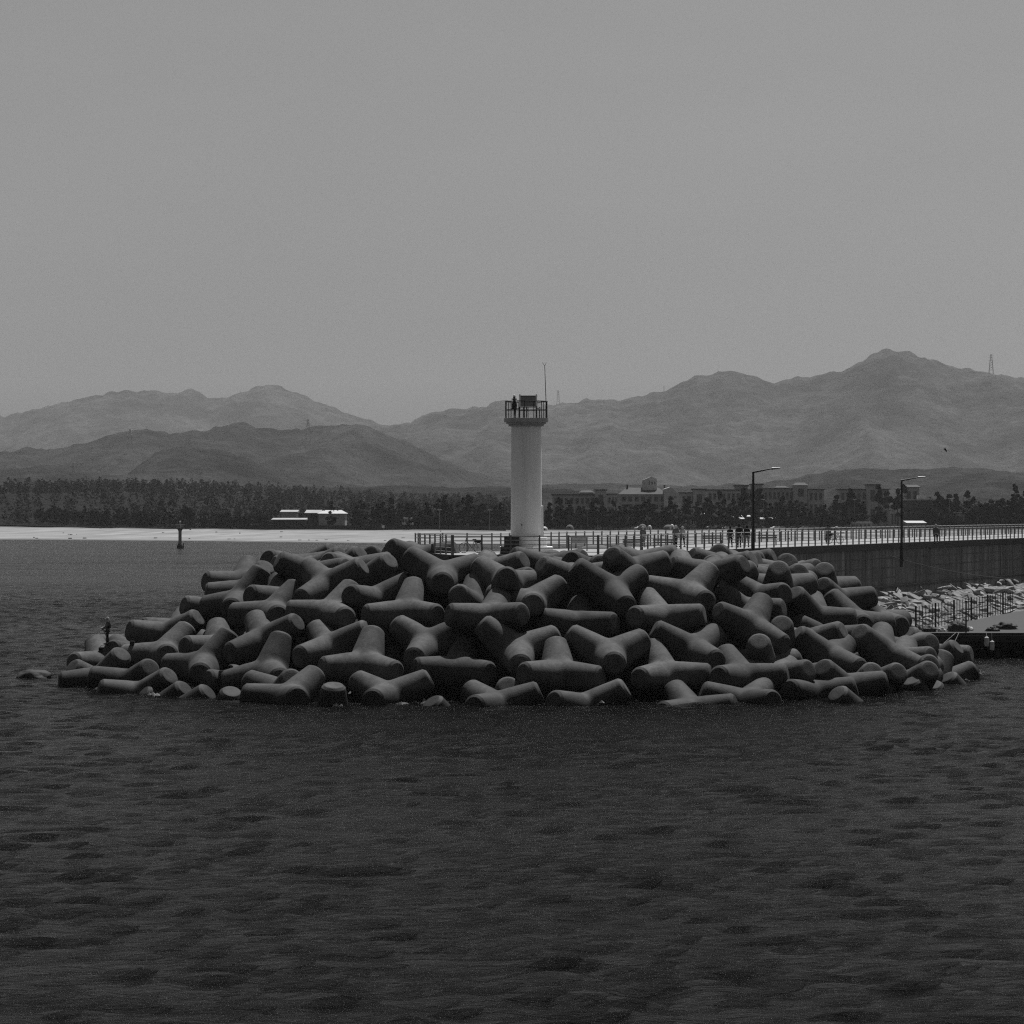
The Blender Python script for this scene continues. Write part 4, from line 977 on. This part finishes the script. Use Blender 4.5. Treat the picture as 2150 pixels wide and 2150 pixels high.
# ------------------------------------------------------------------ buildings
def windows(par, x0, x1, z0, z1, y, nx_, nz_, wf=.55, hf=.6, name='window'):
    for i in range(nx_):
        for j in range(nz_):
            cw = (x1-x0)/nx_; chh = (z1-z0)/nz_; cx = x0+cw*(i+.5); cz = z0+chh*(j+.5)
            MB().box((cx, y-.06, cz), (cw*wf, .14, chh*hf)).build(name, M['window'], par)
def house(px0, px1, ytop, d, label, wallm, roofm, kind='flat', roof_h=1.0, nwin=(4, 2), depth=12, zb=None, eave=.6, cat='building', grp=None):
    a, b = at(px0, ytop, d), at(px1, ytop, d); zt = a.z; zb = float(gz((a.x+b.x)/2, d)) if zb is None else zb
    x0, x1 = a.x, b.x; h = thing('building', ((x0+x1)/2, d, zb), label, cat, grp)
    wz = zt-roof_h
    MB().box(((x0+x1)/2, d+depth/2, (zb+wz)/2-.5), (x1-x0, depth, wz-zb+1)).build('wall', wallm, h)
    if kind == 'flat':
        MB().box(((x0+x1)/2, d+depth/2, wz+roof_h/2), (x1-x0+2*eave, depth+2*eave, roof_h)).build('roof', roofm, h)
    elif kind == 'shed':
        mb = MB(); mb.add([(x0-eave, d-eave, wz), (x1+eave, d-eave, wz), (x1+eave, d+depth, zt), (x0-eave, d+depth, zt), (x0-eave, d-eave, wz-.3), (x1+eave, d-eave, wz-.3), (x1+eave, d+depth, wz-.3), (x0-eave, d+depth, wz-.3)], [(0, 1, 2, 3), (4, 5, 6, 7), (0, 1, 5, 4), (1, 2, 6, 5), (2, 3, 7, 6), (3, 0, 4, 7)]); mb.build('roof', roofm, h)
    elif kind == 'hip':
        e = eave; i_ = min((x1-x0)*.16, depth*.45); ym = d+depth/2
        vs = [(x0-e, d-e, wz), (x1+e, d-e, wz), (x1+e, d+depth+e, wz), (x0-e, d+depth+e, wz), (x0+i_, ym, zt), (x1-i_, ym, zt)]
        MB().add(vs, [(3, 2, 1, 0), (0, 1, 5, 4), (1, 2, 5), (2, 3, 4, 5), (3, 0, 4)]).build('roof', roofm, h)
    if nwin: windows(h, x0+.5, x1-.5, zb+.8, wz-.4, d, *nwin)
    return h
# hotel with hipped dark roof, pale gable wing and roof tower
ho = house(1301, 1400, 1025, 1455, 'large pale hotel with dark hipped roof and a small roof tower behind the pines', M['plaster2'], M['roof'], 'hip', 3.2, (7, 4), 16)
x0, x1 = atz(1398, 0, 1453).x, atz(1426, 0, 1453).x; zt = at(0, 1024, 1453).z; zb_ = float(gz(x0, 1453))
MB().add([(x0-1, 1451, zb_), (x1, 1451, zb_), (x1, 1451, zt-3.6), ((x0+x1)/2-1, 1451, zt), (x0-1, 1451, zt-1)] + [(x0-1, 1469, zb_), (x1, 1469, zb_), (x1, 1469, zt-3.6), ((x0+x1)/2-1, 1469, zt), (x0-1, 1469, zt-1)],
         [(0, 1, 2, 3, 4), (9, 8, 7, 6, 5), (0, 5, 6, 1), (1, 6, 7, 2), (2, 7, 8, 3), (3, 8, 9, 4), (4, 9, 5, 0)]).build('gable_wing', M['plaster'], ho)
windows(ho, x0+1, x1-1, zt-9, zt-3.4, 1451, 2, 2, .2, .35)
tx0, tx1 = atz(1349, 0, 1461).x, atz(1379, 0, 1461).x; z0 = at(0, 1026, 1461).z; z1 = at(0, 1002, 1461).z
MB().add([(tx0, 1460, z0-1), (tx1, 1460, z0-1), (tx1, 1460, z1-1.2), (tx0+4.2, 1460, z1), (tx0, 1460, z1-1.8), (tx0, 1467, z0-1), (tx1, 1467, z0-1), (tx1, 1467, z1-1.2), (tx0+4.2, 1467, z1), (tx0, 1467, z1-1.8)],
         [(0, 1, 2, 3, 4), (9, 8, 7, 6, 5), (0, 5, 6, 1), (1, 6, 7, 2), (2, 7, 8, 3), (3, 8, 9, 4), (4, 9, 5, 0)]).build('roof_tower', M['plaster'], ho)
windows(ho, tx0+2.6, tx1-.3, z0+1, z1-1.6, 1460, 3, 1, .3, .5)
for px in (1317, 1395): MB().box(at(px, 1023, 1462), (.8, .8, 1.6)).build('chimney', M['roof'], ho)
house(1160, 1252, 1039, 1490, 'low pale resort block with a curved dark roof line left of the hotel', M['plaster2'], M['roof'], 'flat', .5, (8, 3))
house(1218, 1246, 1031, 1500, 'small raised pale roof storey left of the hotel', M['plaster2'], M['roof'], 'hip', 1.0, None, 8)
house(1250, 1273, 1029, 1484, 'narrow stair tower with flat overhanging roof left of the hotel', M['plaster2'], M['roof'], 'flat', .5, (1, 2))
house(1274, 1300, 1038, 1494, 'short pale block joining the stair tower to the hotel', M['plaster2'], M['roof'], 'flat', .4, (3, 3))
house(1429, 1462, 1035, 1500, 'pale block with dark shed roof just right of the hotel', M['plaster2'], M['roof'], 'flat', .5, (3, 3))
house(1456, 1481, 1027.5, 1496, 'stair tower with flat dark roof, first one right of the hotel', M['plaster2'], M['roof'], 'flat', .6, (1, 2))
house(1484, 1576, 1029, 1520, 'long low resort block behind the first lamp', M['plaster2'], M['roof'], 'flat', .5, (9, 3))
house(1544, 1570, 1020, 1522, 'raised penthouse with flat roof left of the first lamp', M['plaster2'], M['roof'], 'flat', .6, None, 9)
house(1580, 1601, 1017, 1514, 'tall stair tower right of the first lamp', M['plaster2'], M['roof'], 'flat', .6, (1, 2))
house(1602, 1668, 1026.5, 1524, 'long pale block with thin roof slab between two stair towers', M['plaster2'], M['roof'], 'flat', .4, (7, 3))
house(1628, 1654, 1021.5, 1530, 'raised storey with dark hipped roof between two stair towers', M['plaster2'], M['roof'], 'hip', .9, None, 8)
house(1668, 1695, 1014.5, 1516, 'highest stair tower with a dark peaked roof, middle of the resort row', M['plaster2'], M['roof'], 'hip', 1.3, (1, 3))
house(1696, 1730, 1028, 1522, 'pale block right of the peaked stair tower, half hidden by pines', M['plaster2'], M['roof'], 'flat', .4, (3, 3))
house(1762, 1822, 1028, 1530, 'pale resort block half hidden behind pines left of the second lamp', M['plaster2'], M['roof'], 'flat', .5, (5, 3))
house(1822, 1843, 1018, 1522, 'stair tower with overhanging flat roof left of the second lamp', M['plaster2'], M['roof'], 'flat', .6, (1, 2))
house(1844, 1866, 1028, 1528, 'small pale block between the stair tower and the second lamp', M['plaster2'], M['roof'], 'flat', .4, (2, 2))
house(1900, 1930, 1019, 1530, 'pale building with sloping dark roof just right of the second lamp', M['plaster2'], M['roof'], 'shed', 1.2, (2, 2))
bd = house(1893, 1968, 1050, 1395, 'square dark glazed restaurant building right of the second lamp', M['darkwall'], M['plaster2'], 'flat', .4, (6, 3), zb=3.2)
MB().box(at(1934, 1046, 1400)+Vector((0, 0, -.3)), (3.6, 4, 2.6)).build('roof_hut', M['plaster2'], bd); MB().tube([at(1967, 1051, 1394), at(1971, 1056, 1394), at(1972, 1094, 1394)], .3, 8).build('flue', M['plaster2'], bd)
house(1868, 1892, 1069.5, 1380, 'small low building with pale upper band left of the dark restaurant', M['plaster2'], M['plaster'], 'flat', .4, (3, 1), zb=3.2)
house(1784, 1831, 1097.5, 1352, 'row of pale container huts behind the railing left of the second lamp', M['plaster'], M['whiteroof'], 'flat', .3, (5, 1), zb=3.2, eave=.2, cat='hut')
house(1906, 1943, 1095, 1360, 'stall with a bright curved white roof below the dark restaurant', M['plaster2'], M['whiteroof'], 'shed', .9, (2, 1), zb=3.2, cat='hut')
house(1598, 1636, 1088, 1362, 'grey hut with lean-to roof right of the first lamp', M['plaster2'], M['plaster2'], 'shed', .7, (2, 1), zb=3.2, cat='hut')
house(1484, 1497, 1082, 1350, 'bright white box hut above the parked cars', M['whiteroof'], M['whiteroof'], 'flat', .3, None, zb=3.2, cat='hut', depth=5)
house(2008, 2026, 1077, 1370, 'framed billboard hut at the right behind the railing', M['plaster2'], M['plaster'], 'flat', .3, (1, 1), zb=3.2, cat='hut')
house(572, 640, 1089, 1395, 'long low grey building with a pale lean-to roof at the left of the beach', M['darkwall'], M['plaster2'], 'shed', .7, (9, 1), zb=3.2)
wh = house(669, 724, 1072.5, 1420, 'warehouse with a bright white roof at the edge of the left wood', M['plaster2'], M['whiteroof'], 'hip', 1.6, None, 18, zb=3.2)
for px in (681, 709): MB().box(at(px, 1073.5, 1428), (.7, .7, 1.2)).build('vent', M['dark'], wh)
house(642, 670, 1072, 1424, 'grey roofed shed joined to the white roofed warehouse', M['darkwall'], M['plaster2'], 'shed', 1.4, None, 14, zb=3.2)
house(590, 622, 1072, 1440, 'pale roofs glimpsed over trees left of the warehouse', M['plaster2'], M['plaster2'], 'shed', .9, None, 12, zb=3.2)
wt = thing('watch_tower', atz(856, 3.2, 1300), 'small square lifeguard watch tower in front of the middle pines', 'watch tower')
p = atz(856, 3.2, 1300)
MB().box(p+Vector((0, 0, 1.1)), (2.6, 2.6, 2.4)).build('base', M['plaster2'], wt); MB().box(p+Vector((0, 0, 2.75)), (4.6, 4.2, .9)).build('balcony', M['plaster'], wt)
MB().box(p+Vector((0, 0, 4.0)), (3.0, 3.0, 1.6)).build('cabin', M['window'], wt); MB().box(p+Vector((0, 0, 5.1)), (3.6, 3.6, .8)).build('roof', M['plaster'], wt)
for s in (-1.4, 0, 1.4): MB().box(p+Vector((s, -1.5, 4.0)), (.25, .15, 1.6)).build('mullion', M['plaster'], wt)
sg = thing('sign_board', atz(804.5, 3.2, 1290), 'small square white sign before the middle pines', 'sign'); p = atz(804.5, 3.2, 1290)
MB().tube([p, p+Vector((0, 0, 1.6))], .08, 6).build('post', M['grey'], sg); MB().box(p+Vector((0, -.1, 1.5)), (1.2, .08, 1.1)).build('board', M['whiteroof'], sg)
# low dark windbreak fence on the sand edge
def low_fence(pxa, pxb, da, db, h, label, m):
    a, b = atz(pxa, 3.0, da), atz(pxb, 3.0, db); f = thing('windbreak_fence', a, label, 'fence', 'windbreak fences at the top of the beach')
    n = int((b-a).length/8); dr = (b-a).normalized(); up = Vector((0, 0, 1)); nn = Vector((-dr.y, dr.x, 0))*.06
    MB().add([a+nn, b+nn, b+nn+up*h, a+nn+up*h, a-nn, b-nn, b-nn+up*h, a-nn+up*h], [(0, 1, 2, 3), (7, 6, 5, 4), (0, 4, 5, 1), (1, 5, 6, 2), (2, 6, 7, 3), (3, 7, 4, 0)]).build('screen', m, f)
    for i in range(n+1): p_ = a.lerp(b, i/n); MB().box(p_+Vector((0, 0, h*.55)), (.18, .18, h*1.1)).build('post', M['dark'], f)
low_fence(500, 745, 1370, 1318, 2.1, 'dark windbreak fence before the low buildings at the left', M['darkwall'])
low_fence(747, 1062, 1316, 1262, 2.0, 'dark windbreak fence left of the lighthouse', M['darkwall'])
# poles with lights
for px, ytop, d, lab in ((923, 1072, 1268, 'tall light pole left of the lighthouse among the pines'), (1028, 1072, 1262, 'light pole just left of the lighthouse tower'), (1234, 1070, 1290, 'light pole in front of the pines right of the lighthouse'),
                         (1451, 1070, 1320, 'light pole right of the hotel'), (1602.5, 1050, 1330, 'pale pole right of the first lamp'), (1794.5, 1050, 1350, 'pale flag pole above the container huts'), (1993.5, 1048, 1370, 'pale pole right of the dark restaurant'),
                         (687, 1102, 1300, 'short stick in the sand below the warehouse'), (2029, 1070, 1380, 'dark pole beside the framed billboard hut')):
    top = at(px, ytop, d); q_ = thing('light_pole', (top.x, d, 2.8), lab, 'pole'); MB().tube([(top.x, d, 2.6), (top.x, d, top.z)], [.16, .1], 6).build('pole', M['grey'], q_)
    if ytop < 1075: MB().box((top.x, d, top.z), (1.6, .3, .25)).build('lamp_head', M['plaster'], q_)
# cars in the car park behind the beach
def car(px, d, m, label, ang, big=1.):
    p = atz(px, 3.25, d); r_ = thing('parked_car', p, label, 'car', 'cars parked behind the beach'); Rz = Matrix.Rotation(ang, 3, 'Z')
    prof = [(-2.2, .35), (-2.2, .85), (-1.9, 1.0), (-1.2, 1.05), (-.7, 1.5*big), (.9, 1.52*big), (1.6, 1.05), (2.15, .95), (2.25, .4)]
    k = len(prof); vs = [Rz @ Vector((u_, s, z)) for s in (-.85, .85) for u_, z in prof]; vs = [p+v for v in vs]
    MB().add(vs, [tuple(range(k)), tuple(range(k, 2*k))[::-1]]+[(i, (i+1) % k, k+(i+1) % k, k+i) for i in range(k)]).build('body', m, r_)
    for s in (-.86, .86): MB().box(p+Rz @ Vector((.1, s, 1.22)), (1.7, .03, .36), Rz).build('window', M['window'], r_)
    for u_ in (-1.4, 1.4):
        for s in (-.8, .8): c_ = p+Rz @ Vector((u_, s, .33)); ax = Rz @ Vector((0, .12, 0)); MB().tube([c_-ax, c_+ax], .33, 12).build('wheel', M['tyre'], r_)
rc = np.random.default_rng(4)
spots = [(1343, 'white', 1300, 'white car parked below the hotel'), (1330, 'silver', 1303, 'silver car beside the white one below the hotel'), (1414, 'white', 1302, 'white van like car right of the hotel'), (1404, 'silver', 1306, 'silver car behind the white one right of the hotel'),
         (1527, 'white', 1310, 'white car left of the three people in black'), (1519, 'dark', 1318, 'dark car left of the three people in black'), (1548, 'silver', 1312, 'silver car glimpsed between the people in black'), (1596, 'dark', 1318, 'dark car just right of the first lamp'),
         (1628, 'white', 1312, 'bright white car right of the first lamp'), (1640, 'silver', 1316, 'silver car behind the bright white one'), (1665, 'dark', 1322, 'dark car in the middle between the lamps'), (1690, 'silver', 1318, 'silver car between the lamps'), (1708, 'dark', 1326, 'dark car left of the leaning person'),
         (1490, 'silver', 1330, 'silver car under the white box hut'), (1508, 'dark', 1334, 'dark car under the white awnings'), (1475, 'dark', 1312, 'dark car at the left end of the car park'), (1760, 'silver', 1330, 'silver car left of the container huts'), (1850, 'dark', 1330, 'dark car left of the second lamp')]
for px, c_, d, lab in spots: car(px, d, M[{'white': 'carw', 'silver': 'carg', 'dark': 'card'}[c_]], lab, rc.uniform(-.5, .5), 1.15 if 'van' in lab else 1.)
# tents, awnings, parasols
def tent(px, ytop, w_, d, m, label):
    p = atz(px, 3.1, d); zt = at(px, ytop, d).z; h = zt-3.1; r_ = thing('dome_tent', p, label, 'tent')
    prof = [(w_/2, 0), (w_/2*.93, h*.45), (w_/2*.7, h*.78), (w_/2*.35, h*.96), (.05, h)]
    MB().lathe(prof, 20, p).build('canopy', m, r_, smooth=True); MB().box(p+Vector((0, -w_/2*.86, h*.28)), (w_*.22, .3, h*.5)).build('door', M['dark'], r_)
tent(1196, 1103, 3.6, 1280, M['cloth2'], 'small grey dome tent at the pine edge right of the lighthouse')
tent(1349, 1101.5, 3.8, 1292, M['cloth2'], 'grey dome tent below the hotel')
tent(1364, 1104, 2.0, 1290, M['whiteroof'], 'small bright white tent beside the grey one below the hotel')
tent(1403, 1103, 4.4, 1296, M['cloth2'], 'wide grey dome tent left of the pair in sun hats')
tent(1411, 1102, 2.2, 1288, M['whiteroof'], 'bright white tent touching the wide grey one')
tent(1143, 1107, 3.0, 1262, M['whiteroof'], 'white low tent touching the lighthouse at its right foot')
for k, (px, ytop, w_, d) in enumerate(((1531, 1084, 3.0, 1350), (1546, 1086, 3.6, 1346), (1566, 1083, 4.0, 1354), (1557, 1088, 3.0, 1342), (1474, 1078.5, 2.6, 1356))):
    p = at(px, ytop, d); r_ = thing('awning', (p.x, p.y, 3.2), ['white awning left of the first lamp, leftmost of the row', 'wide white awning in the middle of the awning row', 'white awning closest to the first lamp', 'low white awning in front of the others', 'white awning beside the box hut'][k], 'awning', 'awnings behind the beach')
    MB().add([p+Vector((-w_/2, -1.5, -.6)), p+Vector((w_/2, -1.5, -.6)), p+Vector((w_/2, 1.5, 0)), p+Vector((-w_/2, 1.5, 0)), p+Vector((-w_/2, -1.5, -.75)), p+Vector((w_/2, -1.5, -.75)), p+Vector((w_/2, 1.5, -.15)), p+Vector((-w_/2, 1.5, -.15))], [(0, 1, 2, 3), (7, 6, 5, 4), (0, 4, 5, 1), (1, 5, 6, 2), (2, 6, 7, 3), (3, 7, 4, 0)]).build('sheet', M['whiteroof'], r_)
    for s in (-1, 1): MB().tube([(p.x+s*w_*.45, p.y-1.3, 3.0), (p.x+s*w_*.45, p.y-1.3, p.z-.7)], .08, 6).build('pole', M['grey'], r_)

# ------------------------------------------------------------------ transmission towers on the ridges
def pylon(px, ybase, ytop, d, label):
    b = at(px, ybase, d); H = (ybase-ytop)/F*d; r_ = thing('transmission_tower', (b.x, d, b.z-8), label, 'pylon', 'transmission towers on the hills'); mb = MB(); w0, w1 = H*.13, H*.03; tk = H*.014
    for sx, sy in ((-1, -1), (1, -1), (1, 1), (-1, 1)): mb.tube([b+Vector((sx*w0, sy*w0, -8)), b+Vector((sx*w1, sy*w1, H))], tk, 4)
    for k in range(7):
        z0, z1 = H*k/7, H*(k+1)/7; a0, a1 = w0+(w1-w0)*k/7, w0+(w1-w0)*(k+1)/7
        for s in (-1, 1): mb.tube([b+Vector((-a0*s, -a0, z0)), b+Vector((a1*s, -a1, z1))], tk*.6, 4)
    mb.build('mast', M['grey'], r_)
    for f_ in (.62, .78, .94): MB().tube([b+Vector((-H*.16, 0, H*f_)), b+Vector((0, 0, H*(f_+.03))), b+Vector((H*.16, 0, H*f_))], tk, 4).build('crossarm', M['grey'], r_)
pylon(1172, 846, 821, 8900, 'lattice pylon on the ridge just right of the lighthouse'); pylon(992, 862, 854, 8900, 'tiny pylon on the ridge left of the lighthouse'); pylon(1394, 822, 812, 8900, 'small pylon on the ridge above the hotel')
pylon(2081, 781, 745, 8900, 'lattice pylon at the right end of the high ridge'); pylon(273, 935, 902, 5600, 'pylon on the left near hill'); pylon(154, 1000, 972, 4250, 'low pylon at the far left foothill'); pylon(647, 920, 882, 5700, 'faint pylon on the near hill, middle left')
# bird
bd_ = thing('bird', at(1985, 946, 260), 'small dark bird flying in front of the right mountain', 'bird'); p = at(1985, 946, 260)
MB().tube([p+Vector((-.16, 0, .1)), p+Vector((-.08, 0, .08)), p+Vector((.05, 0, -.05)), p+Vector((.12, 0, -.2))], [.03, .07, .06, .02], 8).build('body', M['black'], bd_)
for s in (-1, 1): MB().add([p+Vector((-.05, 0, .05)), p+Vector((.06, 0, -.02)), p+Vector((.0, s*.35, .2)), p+Vector((-.02, s*.5, .12)), p+Vector((-.05, 0, .03)), p+Vector((.06, 0, -.04)), p+Vector((.0, s*.35, .18)), p+Vector((-.02, s*.5, .1))], [(0, 1, 2), (0, 2, 3), (6, 5, 4), (7, 6, 4), (1, 2, 6, 5), (2, 3, 7, 6), (0, 3, 7, 4)]).build('wing', M['black'], bd_)
# sea stones near the left edge and a buoy
for k, (px, py, r_, lab) in enumerate(((72, 1424, 1.15, 'lone wet boulder awash at the far left edge'), (212, 1453, .55, 'small wet boulder off the left waterline'), (845, 1483, .45, 'small shiny rock awash before the middle of the pile'), (2003, 1427, .45, 'little rock awash at the right waterline'))):
    d = 11*F/(py-1076); rb = np.random.default_rng(60+k); bm = bmesh.new(); bmesh.ops.create_icosphere(bm, subdivisions=4, radius=1)
    for v in bm.verts:
        n_ = 1+.22*noise.noise(tuple(v.co*1.4+Vector((k*5., 1, 0))))+.07*noise.noise(tuple(v.co*5)); v.co = Vector((v.co.x*r_*n_, v.co.y*r_*.8*n_, v.co.z*r_*.55*n_))
    me_ = bpy.data.meshes.new('boulder'); bm.to_mesh(me_); bm.free(); me_.materials.append(M['tetra']); me_.polygons.foreach_set('use_smooth', [True]*len(me_.polygons))
    o = bpy.data.objects.new('boulder', me_); COL.objects.link(o); o.location = atz(px, -.05, d); tag(o, lab, 'rock')

# foam where the swell breaks on the outer blocks
fv = []; ff = []; rs = np.random.default_rng(31)
def foam(px, py, w_, n):
    d = 11*F/(py-1076); c = atz(px, 0, d)
    for k in range(n*6//10):
        x = c.x+rs.normal(0, w_*.6); y = c.y+rs.normal(0, w_*.9); r_ = abs(rs.normal(0, .06))+.02; z = .05+abs(rs.normal(0, .1)); o = len(fv); m_ = 7
        fv.append((x, y, z+r_*.35)); 
        for j in range(m_): a = j/m_*6.283; q_ = r_*rs.uniform(.6, 1.3); fv.append((x+math.cos(a)*q_*1.5, y+math.sin(a)*q_, z-.12))
        for j in range(m_): ff.append((o, o+1+j, o+1+(j+1) % m_))
for px, py, w_, n in ((1062, 1478, 1.1, 60), (1250, 1476, 1.4, 90), (1480, 1470, 1.2, 60), (1540, 1474, .8, 30), (845, 1484, .4, 20), (905, 1478, .5, 24), (2026, 1418, 1.3, 60), (1995, 1430, .8, 40), (1960, 1436, .6, 20), (1890, 1447, .8, 24), (330, 1462, .8, 26), (395, 1461, .5, 12), (1720, 1460, .7, 16), (1640, 1466, .5, 14), (708, 1484, .4, 8), (2055, 1412, .6, 14)): foam(px, py, w_, n)
tag(raw('foam', fv, ff, mat('sea_foam', .2, .8, .2, 3, 'World')), kind='stuff')

# driftwood and weed scattered on the sand
fv = []; ff = []; rs = np.random.default_rng(41)
for k in range(80):
    x = rs.uniform(-210, 200); S0, B0 = float(shore(x)), float(back(x)); t = rs.choice([rs.uniform(.06, .12), rs.uniform(.2, .98)]); y = S0+(B0-S0)*t
    z = float(np.interp(t, [0, .08, .16, .22, .5, .8, .93], [0, .55, .95, .8, 1.6, 2.5, 3.1])); a = rs.uniform(-.5, .5); L_ = rs.uniform(.2, .9); w_ = rs.uniform(.1, .5); o = len(fv)
    for u_, v_, h_ in ((-1, -1, -.5), (1, -1, -.5), (1, 1, -.5), (-1, 1, -.5), (-.7, -.5, .22), (.8, -.4, .18), (.6, .6, .2), (-.8, .5, .16)): fv.append((x+u_*L_*math.cos(a)-v_*w_*math.sin(a), y+u_*L_*math.sin(a)+v_*w_, z+h_))
    for f_ in ((4, 5, 6, 7), (0, 1, 5, 4), (1, 2, 6, 5), (2, 3, 7, 6), (3, 0, 4, 7)): ff.append(tuple(i+o for i in f_))
tag(raw('beach_debris', fv, ff, M['bark']), kind='stuff')
